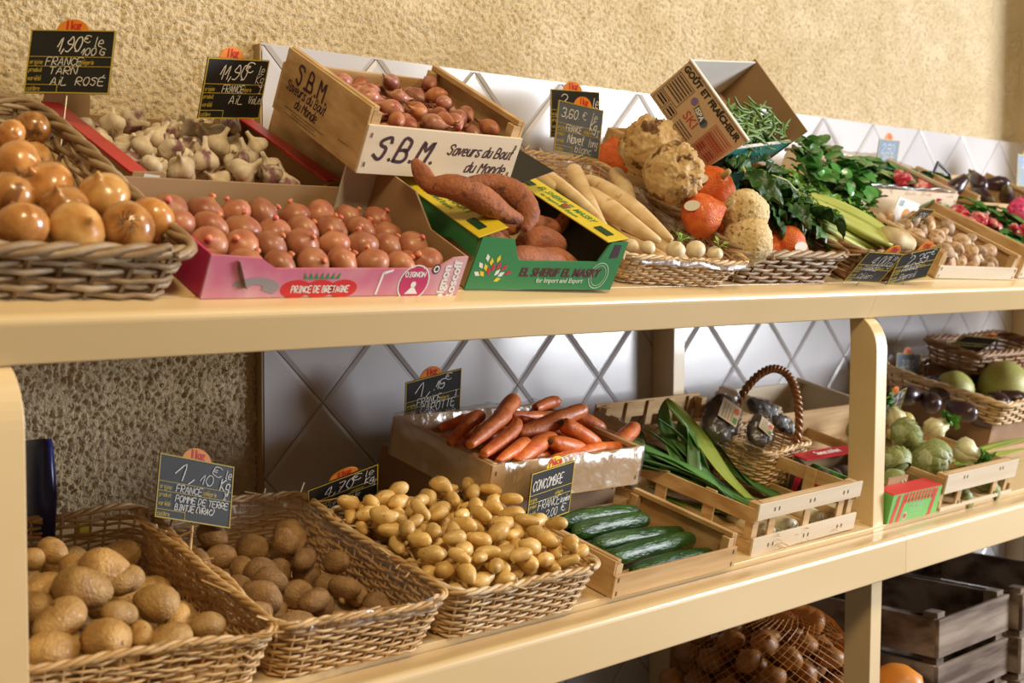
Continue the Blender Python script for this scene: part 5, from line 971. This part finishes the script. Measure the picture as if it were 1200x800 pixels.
# ---- carrots
ca_m = mat('carrot_skin', (.80, .23, .05), (.62, .13, .03), ns=70, r=.45, bump=.5, bs=160, var=.15, bdist=.003, coat=.1); ct_m = mat('carrot_crown', (.10, .09, .03), (.05, .04, .02), ns=80, r=.8)
def carrot(pts, label, seed, crown=None):
    o, c = path('carrot', B, pts, ca_m, label, 'carrot', group='carrots in the film-wrapped crate', seed=seed, amp=.08, amp2=.07, n=16, sub=5)
    k = pts[0] if crown == 0 else pts[-1]; nb = pts[1] if crown == 0 else pts[-2]
    if crown is not None:
        a = Vector(k[:3]); d = (a-Vector(nb[:3])).normalized(); blob([a+d*k[3]*.3-c, a+d*k[3]*.7-c, a+d*(k[3]*.7+.004)-c], [k[3]*.45, k[3]*.35, .0015], 8, .3, 200).build('crown', ct_m, o, smooth=True)
cl = [([(528, 518, .31, .008), (540, 505, .32, .010), (553, 492, .33, .0125), (562, 487, .34, .010)], 'dark carrot at the back left corner', None), ([(518, 500, .36, .007), (530, 497, .36, .009), (545, 492, .36, .009)], 'short carrot beside the price sign', None),
 ([(552, 520, .27, .009), (570, 504, .29, .013), (588, 489, .31, .0145), (592, 486, .32, .010)], 'thick carrot with a rounded end pointing up right', None), ([(580, 498, .32, .009), (590, 484, .34, .0125), (600, 471, .36, .0125), (604, 467, .37, .008)], 'carrot sticking up highest at the back', 1),
 ([(568, 531, .25, .008), (585, 519, .27, .0115), (602, 503, .29, .0125), (606, 495, .30, .008)], 'carrot in the front left row, under the thick one', None), ([(585, 540, .235, .007), (600, 529, .245, .0105), (615, 520, .26, .010)], 'low carrot behind the front panel', None),
 ([(606, 541, .235, .010), (622, 527, .25, .013), (642, 514, .27, .0115), (650, 512, .28, .007)], 'carrot beside the crate front, blunt end down', None), ([(608, 508, .30, .010), (630, 502, .30, .013), (655, 491, .30, .014), (680, 481, .30, .0135), (685, 480, .30, .009)], 'long carrot lying across the top of the heap', 1),
 ([(600, 487, .36, .010), (625, 488, .36, .0105), (650, 489, .36, .010)], 'carrot lying flat behind the long one', None), ([(628, 478, .38, .009), (642, 472, .39, .0115), (652, 470, .39, .009)], 'stubby carrot at the very back', 1),
 ([(662, 498, .28, .012), (680, 508, .27, .0125), (698, 519, .26, .010), (702, 523, .25, .006)], 'carrot pointing down to the right from the middle', 0), ([(648, 518, .25, .010), (665, 522, .25, .0125), (682, 524, .25, .009)], 'short fat carrot with a dark crown in the middle', 0),
 ([(650, 537, .235, .007), (672, 532, .24, .011), (695, 527, .245, .0125), (706, 524, .25, .009)], 'carrot lying along the front panel', 1), ([(672, 488, .33, .009), (688, 494, .32, .0125), (702, 501, .31, .011), (706, 504, .31, .008)], 'carrot at the right with a green-brown crown', 1),
 ([(718, 527, .255, .012), (730, 514, .27, .013), (742, 502, .285, .012), (744, 500, .29, .008)], 'carrot standing in the right corner of the crate', None), ([(700, 505, .33, .009), (718, 512, .31, .0115), (728, 520, .30, .010)], 'shaded carrot beside the right wall', None), ([(612, 492, .33, .009), (640, 500, .32, .010), (660, 506, .31, .009)], 'shaded carrot under the long one', None)]
for i, (pts, l, cr) in enumerate(cl):
    pts = [(*PS(B, x, y, s), r_*(1.06 if (k > len(pts)/2) == (pts[-1][3] >= pts[0][3]) else .86)) for k, (x, y, s, r_) in enumerate(pts)]; carrot(pts, l, i, cr)
M, w_, d_, h_, fl, wh = C['car']
for i in range(16): spawn('carrot', [('b', blob([(t, 0, 0) for t in (-.05, -.045, -.02, .01, .04, .05)], [.002, .005, .009, .0115, .011, .004], 12, .05, 40, i).mesh('carrot', ca_m, True))], loc(M, -.10+(i % 4)*.066, .045+(i//4)*.05, .030+.016*(i % 2), rnd(-.9, .9)), 'carrot in the lower layer of the film-wrapped crate', 'carrot', 'bottom carrots of the wrapped crate')

# ---- leeks
lk_w = mat('leek_shaft', (.92, .86, .66), (.82, .76, .50), ns=14, r=.4, stretch=(1, 1, 1), var=.06); lk_g = mat('leek_leaf', (.05, .15, .035), (.10, .24, .05), ns=12, r=.45, bump=.2, bs=80, var=.25, bdist=.001); lk_y = mat('yellow_green_leek_leaf', (.34, .42, .06), (.22, .34, .05), ns=9, r=.4, bump=.2, bs=80, bdist=.001); hair = mat('leek_root_hair', (.66, .50, .26), (.50, .36, .16), ns=60, r=.9)
def strap(pts, W, fold=.35, twist=0):
    """long folded leaf through shelf points"""
    P = [Vector(p) for p in pts]; Q = []; E_ = [P[0]]+P+[P[-1]]
    for i in range(1, len(E_)-2):
        for j in range(4):
            t = j/4; a, b, c, d = E_[i-1:i+3]; Q.append(.5*((2*b)+(c-a)*t+(2*a-5*b+4*c-d)*t*t+(3*b-a-3*c+d)*t**3))
    Q.append(P[-1]); n = len(Q); vs = []
    for i, q in enumerate(Q):
        t = (Q[min(i+1, n-1)]-Q[max(i-1, 0)]).normalized(); sd = t.cross(Vector((0, 0, 1))); sd.normalize(); up = sd.cross(t); f = i/(n-1); w = W*(1-f**3*.92)*(.75+.25*math.sin(f*math.pi)); a = twist*f; sx = sd*math.cos(a)+up*math.sin(a); ux = -sd*math.sin(a)+up*math.cos(a)
        for k in (-1, -.5, 0, .5, 1): vs.append(q+sx*(w*k)+ux*(abs(k)*w*fold))
    m = 5; N = len(vs); vs += [v-Vector((0, 0, .0009)) for v in vs]; f1 = [(i*m+j, (i+1)*m+j, (i+1)*m+j+1, i*m+j+1) for i in range(n-1) for j in range(m-1)]
    return MB().add(vs, f1+[tuple(reversed([q+N for q in f])) for f in f1]+[(i*m, i*m+N, (i+1)*m+N, (i+1)*m) for i in range(n-1)]+[(i*m+4, (i+1)*m+4, (i+1)*m+4+N, i*m+4+N) for i in range(n-1)])
def leek(root_p, mid_p, leaves, label, R=.0150):
    a, b = PS(B, *root_p), PS(B, *mid_p); M = SM(B) @ T(a); r = empty('leek', M, label, 'leek', 'leeks in the slatted crate'); I = T(-a); d = b-a
    blob([Vector((0, 0, 0)), d*.05, d*.3, d*.7, d], [R*.6, R*1.1, R, R*.95, R*1.05], 14, .03, 40).build('shaft', lk_w, r, smooth=True); mb = MB()
    for i in range(34): q = Vector((rnd(-1, 1), rnd(-1, 1), rnd(-1, 1))).normalized(); q = (q*.9-d.normalized()*.8); mb.tube([d*-.0, q*R*.8, q*R*1.5+Vector((rnd(-1, 1), rnd(-1, 1), rnd(-1, 1)))*R*.3], R*.035, 3)
    mb.build('root_hairs', hair, r)
    for pts, W, m, tw in leaves: strap([I @ (b-d*.1)]+[I @ PS(B, *p) for p in pts], W*1.55, twist=tw).build('leaf', m, r, smooth=True)
leek((900, 627, .072), (862, 606, .16), [([(835, 585, .21), (800, 560, .27), (765, 545, .31)], .010, lk_g, .3), ([(840, 592, .20), (800, 578, .25), (762, 560, .29)], .010, lk_g, -.4), ([(845, 600, .18), (810, 595, .23), (770, 580, .27)], .009, lk_y, .2)], 'leek with root hairs at the left front corner of the slatted crate', .0165)
leek((928, 620, .075), (890, 600, .16), [([(850, 560, .21), (815, 510, .27), (790, 480, .31), (781, 467, .33)], .013, lk_y, .5), ([(855, 580, .20), (820, 550, .25), (790, 515, .29), (770, 500, .32)], .012, lk_g, -.3), ([(850, 585, .20), (812, 560, .25), (775, 530, .30), (745, 515, .32)], .011, lk_g, .3)], 'leek whose long yellow-green leaf rises to the tiles')
leek((962, 612, .078), (925, 590, .16), [([(885, 572, .22), (845, 530, .29), (812, 500, .33), (795, 475, .34)], .013, lk_g, -.5), ([(890, 575, .21), (850, 548, .26), (815, 520, .31)], .011, lk_g, .3)], 'leek lying third from the left in the slatted crate', .0155)
leek((986, 604, .080), (950, 588, .16), [([(905, 570, .23), (870, 545, .28), (838, 522, .31)], .011, lk_g, .4), ([(908, 575, .21), (870, 560, .26), (840, 545, .30)], .010, lk_y, -.2)], 'rightmost leek with a brown root tuft in the slatted crate', .0155)
leek((915, 632, .072), (880, 618, .15), [([(845, 605, .19), (805, 600, .24), (768, 590, .28)], .010, lk_g, .2), ([(850, 612, .17), (812, 612, .21), (775, 602, .25)], .010, lk_y, -.2), ([(850, 600, .19), (800, 590, .25), (760, 570, .29)], .010, lk_g, -.3)], 'lowest leek seen between the front slats')
xl = [p for p in scn.objects if p.name.startswith('leek') and p.parent is None and p.type == 'EMPTY']
for i in range(16):
    r = xl[i % 5]; a = r.matrix_world.translation; I = SM(B).inverted(); o = I @ a; t = rnd(0, 1); x1 = 700+90*t+rnd(-8, 8); y1 = 540-55*t+rnd(-14, 12); s1 = rnd(.27, .33)
    P_ = [PS(B, 872+rnd(-12, 25), 598+rnd(-12, 10), rnd(.13, .18)), PS(B, 835+rnd(-14, 14), 576+rnd(-10, 10), rnd(.19, .22)), PS(B, (835+x1)/2, (570+y1)/2-rnd(0, 14), rnd(.24, .27)), PS(B, x1, y1, s1)]
    strap([p-o for p in P_], rnd(.011, .017), twist=rnd(-.5, .5)).build('leaf', lk_g, r, smooth=True)
for i, (P_, W) in enumerate((([(800, 560, .24), (785, 520, .28), (778, 490, .31), (780, 468, .335)], .016), ([(830, 570, .22), (812, 530, .28), (800, 505, .31), (800, 480, .34)], .015), ([(780, 575, .24), (755, 540, .29), (748, 510, .33), (738, 492, .35)], .013))):
    M = SM(B) @ T(PS(B, *P_[0])); o = strap([Vector(PS(B, *p))-PS(B, *P_[0]) for p in P_], W, twist=.3).build('leek_leaf', lk_g, None, smooth=True); o.matrix_world = M; tag(o, ['broad dark leek leaf standing upright behind the yellow one', 'dark leek leaf leaning on the rear slatted crate', 'narrow dark leek leaf near the wrapped carrots'][i], 'leaf')

# ---- handled basket with bagged produce
bk = cont('hand', basket, B, (2.075, .225, .001, 6, 0, 0, .155, .10, .080, .008), 'small pale wicker basket with a twisted brown handle, full of plastic bags', mats=(wk_p, wk_t[0]), thick=.003, gap=.018, fray=14)
M, w_, d_, h_, fl, wh = C['hand']; n = 36; hm = mat('twisted_handle', (.34, .14, .04), (.24, .09, .02), ns=60, r=.35, coat=.3)
for s_ in range(3):
    pts = []
    for i in range(n*3+1):
        t = i/(n*3); a = math.pi*t; c = Vector((-math.cos(a)*.052, .052+math.cos(a)*.045, .060+math.sin(a)*.150)); b = t*70+s_*2.09; nn = Vector((-math.cos(a), 0, math.sin(a))); pts.append(c+nn*math.cos(b)*.0042+Vector((0, 1, 0))*math.sin(b)*.0042)
    MB().tube(pts, .0040, 6).build('handle_strand', hm, bk, smooth=True)
bag_m = mat('dark_bag_contents', (.035, .028, .026), (.085, .07, .06), ns=60, r=.6, bump=.6, bs=140, bdist=.003); lab_m = mat('cream_label', (.58, .50, .38), r=.6); fg = mat('leaf_green_print', (.10, .25, .08), r=.6); fo = mat('tomato_print', (.60, .13, .05), r=.6); gr_t = mat('grey_text', (.25, .22, .18), r=.6)
for x, y, s, e, sc_, l in ((846, 490, .270, (.5, -.5, .5), .98, 'large clear bag of dark dried produce with a cream label, leaning left'), (890, 505, .235, (.6, -.35, .5), .72, 'clear bag with a cream label at the front of the handled basket'), (893, 478, .30, (.4, .2, -.2), .66, 'crumpled shiny bag of dark produce behind the labelled ones'), (918, 496, .275, (.7, .4, -.4), .52, 'small shiny bag at the right under the handle')):
    p = PS(B, x, y, s); r = empty('produce_bag', wl(B, p.x, p.y, p.z, e) @ Matrix.Scale(sc_, 4), l, 'bag', 'bags in the handled basket')
    blob([(t*.05, 0, 0) for t in (-1, -.85, -.4, 0, .4, .85, 1)], [.008, .022, .030, .031, .030, .022, .008], 24, .30, 80, x, flat=.62, sub=4).build('dark_contents', bag_m, r, smooth=True)
    blob([(t*.05, 0, 0) for t in (-1.15, -.95, -.4, 0, .4, .85, 1.05, 1.35)], [.012, .024, .0325, .034, .033, .025, .012, .020], 40, .26, 70, x+1, flat=.68, sub=5, amp2=.16, fr2=160).build('plastic_bag', clear, r, smooth=True)
    if 'label' in l and 'labelled' not in l:
        f = MB().box(-.026, .022, -.020, .018, .0232, .0240).build('paper_label', lab_m, r); mb = MB()
        for k in range(4): write(mb, 'nnnnnnnn', -.022, 0, .003, width=.038, pen=.0009, M=T((0, .010-k*.006, .0243)) @ RX(-90), smooth=False)
        mb.build('label_text', gr_t, f); quad(MB(), [(-.022, -.004), (-.008, -.004), (-.008, .004), (-.022, .004)], M=T((0, -.014, .0243)) @ RX(-90)).build('green_mark', fg, f); disc(MB(), .008, 0, .008, .005, M=T((0, -.013, .0243)) @ RX(-90)).build('red_mark', fo, f)
M, w_, d_, h_, fl, wh = C['red']; bt_m = mat('beetroot_skin', (.10, .06, .045), (.05, .03, .025), ns=30, r=.8, bump=.5, bs=80)
for i in range(10): spawn('beetroot', [('b', BIG[0])] if 0 else [('b', potato(.022, .018, i, .2, 12).mesh('beetroot', bt_m, True))], loc(M, -.065+(i % 5)*.032, .030+(i//5)*.040, .024+.012*(i//5), i), 'earthy dark beetroot in the box with the red lettered rim', 'beetroot', 'beetroots in the red-rimmed box')

# ---- artichokes, fennel
ar_m = mat('artichoke_scale', (.15, .21, .06), (.30, .33, .12), ns=12, r=.55, var=.12); ar_p = mat('pale_artichoke_scale', (.46, .50, .34), (.30, .36, .14), ns=12, r=.55)
def scale_mesh(m):
    vs = []; nx, ny = 4, 4
    for i in range(nx+1):
        t = i/nx; w = [.30, .40, .40, .27, .05][i]
        for j in range(ny+1): v = (j/ny-.5)*2; vs.append((v*w, -(1-v*v)*.13*math.sin(math.pi*(t*.8+.1)), t*.75-.12))
    N = len(vs); vs += [(x, y+.05, z) for x, y, z in vs]; f1 = [(i*5+j, i*5+j+1, (i+1)*5+j+1, (i+1)*5+j) for i in range(nx) for j in range(ny)]
    return MB().add(vs, f1+[tuple(reversed([q+N for q in f])) for f in f1]).mesh('scale', m, True)
SCL = [scale_mesh(ar_m), scale_mesh(ar_p)]; ACORE = spin([(-.75, .3), (-.6, .65), (-.2, .88), (.2, .86), (.6, .6), (.8, .3)], 1, 12).mesh('artichoke', ar_m, True); ASTEM = blob([(0, 0, -1.5), (0, 0, -1.45), (0, 0, -1), (0, 0, -.6)], [.16, .24, .22, .28], 10).mesh('stem', ar_m, True)
def artichoke(M, R, label, pale=0):
    o = spawn('artichoke', [('a', ACORE), ('stem', ASTEM)], M, label, 'artichoke', 'artichokes in the white slatted crate', sc=R); k = 0
    for row in range(6):
        ph = -.50+row*.20; rr = [.80, .93, .93, .84, .66, .40][row]; nn = [9, 10, 10, 9, 7, 5][row]
        for j in range(nn):
            a = 2*math.pi*(j+.5*(row % 2))/nn; c = link('scale', SCL[1 if (pale or (j+row) % 4 == 0) else 0], o); c.matrix_local = Matrix.Rotation(a, 4, 'Z') @ T((0, -rr, ph)) @ RX([22, 9, -4, -17, -31, -48][row])
for x, y, s, R, e, l in ((1089, 538, .12, .041, (2.2, .2, .3), 'big artichoke with its cut stem facing the shopper'), (1048, 540, .13, .030, (-.9, .3, 0), 'pale artichoke beside the post'), (1062, 512, .20, .036, (1.0, .5, 0), 'artichoke behind the big one'), (1045, 568, .09, .028, (1.8, -.5, 0), 'dark artichoke above the striped box'), (1128, 585, .055, .022, (1.2, 0, 1), 'small artichoke seen under the white slat'), (1158, 575, .055, .022, (.9, 0, 2), 'small artichoke at the right under the white slat')):
    p = PS(B, x, y, s); artichoke(wl(B, p.x, p.y, p.z, e), R, l)
for x, y, s, R, l in ((1010, 508, .26, .030, 'artichoke seen left of the post behind the red rim'), (1003, 532, .22, .026, 'lower artichoke seen left of the post')):
    p = PS(B, x, y, s); artichoke(wl(B, p.x, p.y, p.z, (.3, .3, 0)), R, l)
fe_m = mat('fennel_bulb', (.74, .68, .48), (.62, .62, .32), ns=9, r=.4); ff = mat('fennel_frond', (.06, .22, .02), (.12, .34, .04), ns=30, r=.5, var=.2)
def fennel(x, y, s, R, e, label):
    p = PS(B, x, y, s); M = wl(B, p.x, p.y, p.z, e) @ Matrix.Scale(R, 4); r = empty('fennel_bulb', M, label, 'fennel', 'fennel bulbs in the white slatted crate')
    for k in range(6): a = k*1.05; blob([Vector((math.cos(a)*q*.35, math.sin(a)*q*.35, z)) for z, q in ((-.7, .6), (-.3, 1.2), (.2, 1.2), (.7, .9), (1.2, 1.1))], [.25, .62, .62, .36, .20], 10, .08, 2, k).build('layer', fe_m, r, smooth=True)
    fm = pl[0].copy(); fm.materials.clear(); fm.materials.append(ff)
    for k in range(14): c = link('frond', fm, r); c.matrix_local = T((rnd(-.4, .4), rnd(-.4, .4), 1.2+rnd(0, .9))) @ RZ(rnd(0, 360)) @ RY(rnd(-70, 20)) @ Matrix.Scale(45*rnd(.7, 1.2), 4)
fennel(1130, 527, .10, .024, (1.9, -.6, .5), 'cut white fennel bulb beside the big artichoke'); fennel(1095, 503, .22, .024, (.6, .9, .4), 'fennel bulb with green fronds in the back row'); fennel(1050, 490, .27, .020, (.4, .7, 2), 'small fennel bulb at the back left of the artichoke crate')
po_m = mat('yellow_squash', (.50, .42, .10), (.58, .50, .18), ns=10, r=.4)
for x, y, s, R, l in ((1062, 492, .26, .020, 'round yellow-green vegetable behind the artichokes'), (1046, 508, .22, .013, 'small cream bulb left of the fennel')): p = PS(B, x, y, s); spawn('round_squash', [('b', potato(1, .9, 3, .08).mesh('round_squash', po_m, True))], wl(B, p.x, p.y, p.z), l, 'squash', sc=R)
M = SM(B) @ T(PS(B, 1165, 545, .10)); I = M.inverted(); r = empty('chard_bunch', M, 'pale leafy stalks lying at the right of the artichoke crate', 'chard')
for P_ in ([(1120, 545, .12), (1160, 535, .13), (1205, 525, .15)], [(1130, 535, .13), (1170, 522, .16), (1210, 512, .18)], [(1110, 555, .10), (1150, 548, .11), (1200, 540, .12)]): strap([Vector(PS(B, *p))-PS(B, 1165, 545, .10) for p in P_], .012).build('stalk', lk_y, r, smooth=True)
# ---- melons and aubergines in the pale basket
me_m = mat('melon_skin', (.50, .48, .14), (.40, .42, .12), ns=10, r=.4, bump=.2, bs=40, var=.06)
for x, y, s, R, l in ((1176, 453, .31, .062, 'large yellow-green melon at the right of the basket'), (1118, 457, .36, .045, 'smaller green melon half hidden behind the aubergines')): p = PS(B, x, y, s); spawn('melon', [('b', blob(*ell(1.15, 1, 14), 22, .03, 1, 2, ribs=(6, .03)).mesh('melon', me_m, True))], wl(B, p.x, p.y, p.z, (0, .1, .2)), l, 'melon', 'melons in the pale basket', sc=R)
for i, (x, y, s, l) in enumerate(((1068, 463, .33, 'dark aubergine at the left rim of the melon basket'), (1090, 470, .30, 'dark aubergine lying below the smaller melon'), (1125, 480, .26, 'glossy aubergine in front of the melons'), (1145, 488, .25, 'aubergine at the front rim of the melon basket'), (1105, 462, .33, 'aubergine tucked beside the smaller melon'))): p = PS(B, x, y, s); spawn('aubergine', AUB, wl(B, p.x, p.y, p.z, (0, 0, i*.7)), l, 'aubergine', 'aubergines in the melon basket', sc=.032)
M, w_, d_, h_, fl, wh = C['mel']
for i in range(8): spawn('aubergine', AUB, loc(M, -.11+(i % 4)*.072, .06+(i//4)*.12, .030, i), 'aubergine in the bottom of the melon basket', 'aubergine', 'bottom aubergines', sc=.030)
# blue bag, lower left
blu = mat('blue_plastic', (.01, .015, .12), (.02, .03, .18), ns=6, r=.3, bump=.3, bs=12, bdist=.01); M = T(Vector((0, 0, EYE))+ray(46, 582)*(1.61/ray(46, 582).y)) @ Euler((-.15, .05, -.2)).to_matrix().to_4x4(); r = empty('plastic_bag', M, 'dark blue plastic bag with a yellow corner behind the corner basket', 'bag')
blob([(0, 0, z) for z in (-.05, -.048, 0, .06, .07)], [.03, .05, .055, .045, .04], 20, .12, 20, 2, flat=.30).build('bag_body', blu, r, smooth=True); MB().box(.046, .062, -.004, .004, -.052, -.030).build('yellow_corner', ytab_m, r, bevel=.002)

# ------------------------------------------------------------------ below the lower shelf
def slab_crate(M, w, d, h, label, rows=3, group=None):
    r = empty('slatted_crate', M, label, 'crate', group); t = .008; g = h/rows
    for k in range(rows):
        z0, z1 = k*g+.006, (k+1)*g-.010
        plank(r, 'slat', wood_d, -w/2, w/2, 0, t, z0, z1, .001); plank(r, 'slat', wood_d, -w/2, w/2, d-t, d, z0, z1, .001)
        for s in (-1, 1): plank(r, 'slat', wood_d, s*(w/2-t/2)-t/2, s*(w/2-t/2)+t/2, t+.0005, d-t-.0005, z0, z1, .001)
    for s in (-1, 1):
        for y in (t+.001, d-t-.031): x0 = s*(w/2-t-.001); plank(r, 'corner_post', wood_d, min(x0, x0-s*.03), max(x0, x0-s*.03), y, y+.03, 0, h, .001)
    for k in range(5): a = -w/2+t+(w-2*t)*k/5; plank(r, 'base_slat', wood_d, a+.003, a+(w-2*t)/5-.003, t+.0005, d-t-.0005, .003, .009, 0)
    return r
for X, Y, w0, n, nm in ((2.622, 1.285, .300, 2, 'left'), (2.945, 1.262, .320, 2, 'right')):
    for k in range(n): slab_crate(T((X, Y, k*.2775+.0005)), w0, .385, .276, 'weathered dark slatted crate, %s one of the %s stack under the shelf' % (('bottom', 'top')[k], nm), group='weathered crates under the shelf')
slab_crate(T((2.20, 1.31, .0005)), .36, .34, .36, 'weathered crate under the net bag of onions', rows=4)
slab_crate(T((1.62, 1.40, .0005)), .30, .24, .42, 'tall weathered crate under the brown parcel', rows=4)
# net bag of onions
nb_m = mat('net_onion_skin', (.34, .15, .04), (.48, .22, .06), ns=50, r=.45, var=.25); M = T((2.195, 1.325, .362)); r = empty('net_bag', M, 'orange net bag full of yellow onions lying under the lower shelf', 'bag'); NO = onion_mesh(.027, 2, .8).mesh('onion', nb_m, True); k = 0
pos = heap(.34, .30, -.17, .01, [(.027, .027, .024)]*110, mound=lambda x, y: .09*(1-(x/.17)**2)*(1-((y-.16)/.17)**2), floor=.002, seed=44, cand=40)
for x, y, z, th in pos:
    if z < .19: c = link('onion', NO, r); c.matrix_local = T((x, y, z)) @ RZ(math.degrees(th)) @ RX(rnd(-90, 90))
net = mat('orange_net', (.75, .28, .03), r=.45); mb = MB()
def hull(u, v): # dome of the bag
    a = 2*math.pi*u; f = math.cos(v*math.pi/2)**.5; return Vector((math.cos(a)*.19*f, .16+math.sin(a)*.165*f, .004+.215*math.sin(v*math.pi/2)))
for s_ in (1, -1):
    for i in range(46): mb.tube([hull(i/46+s_*v*.35, v) for v in [q/9 for q in range(10)]], .0005, 3, caps=False)
mb.build('netting', net, r); MB().tube([hull(i/40, 0)+Vector((0, 0, .004+.006*math.sin(i*1.7))) for i in range(40)], .006, 5, True).build('net_seam', net, r, smooth=True)
M = T((1.60, 1.40, .4215)) @ RZ(10); r = empty('parcel', M, 'brown paper parcel with a pale strap under the lower shelf', 'parcel'); pb = mat('dark_brown_paper', (.13, .07, .035), (.17, .09, .05), ns=8, r=.6); MB().box(-.07, .07, 0, .16, 0, .105).build('parcel_body', pb, r, bevel=.012)
MB().box(-.006, .008, -.0015, .1615, -.0, .1065).build('strap', card_w, r, bevel=.001)
M = T((2.345, 1.30, .0005)) @ Matrix.Scale(1.05, 4); r = empty('printed_bag', M, 'orange and blue printed sack standing beside the dark crates', 'sack'); ob = mat('orange_sack', (.70, .26, .04), r=.4); db = mat('blue_white_print', (.10, .13, .22), (.55, .58, .62), ns=60, r=.4, lo=.5, hi=.6)
blob([(0, 0, z) for z in (0, .01, .2, .38, .44, .455)], [.05, .065, .068, .062, .045, .02], 20, .1, 15, 2, flat=.8).build('sack_body', ob, r, smooth=True); blob([(0, 0, z) for z in (.2, .21, .38, .415)], [.064, .0695, .0665, .060], 20, .1, 15, 2, flat=.8).build('printed_panel', db, r, smooth=True)

# ------------------------------------------------------------------ to metres
bpy.context.view_layer.update()
for o in list(scn.objects):
    if o.parent is None and o.type in ('MESH', 'EMPTY'):
        o.matrix_world = Matrix.Scale(SC, 4) @ o.matrix_world
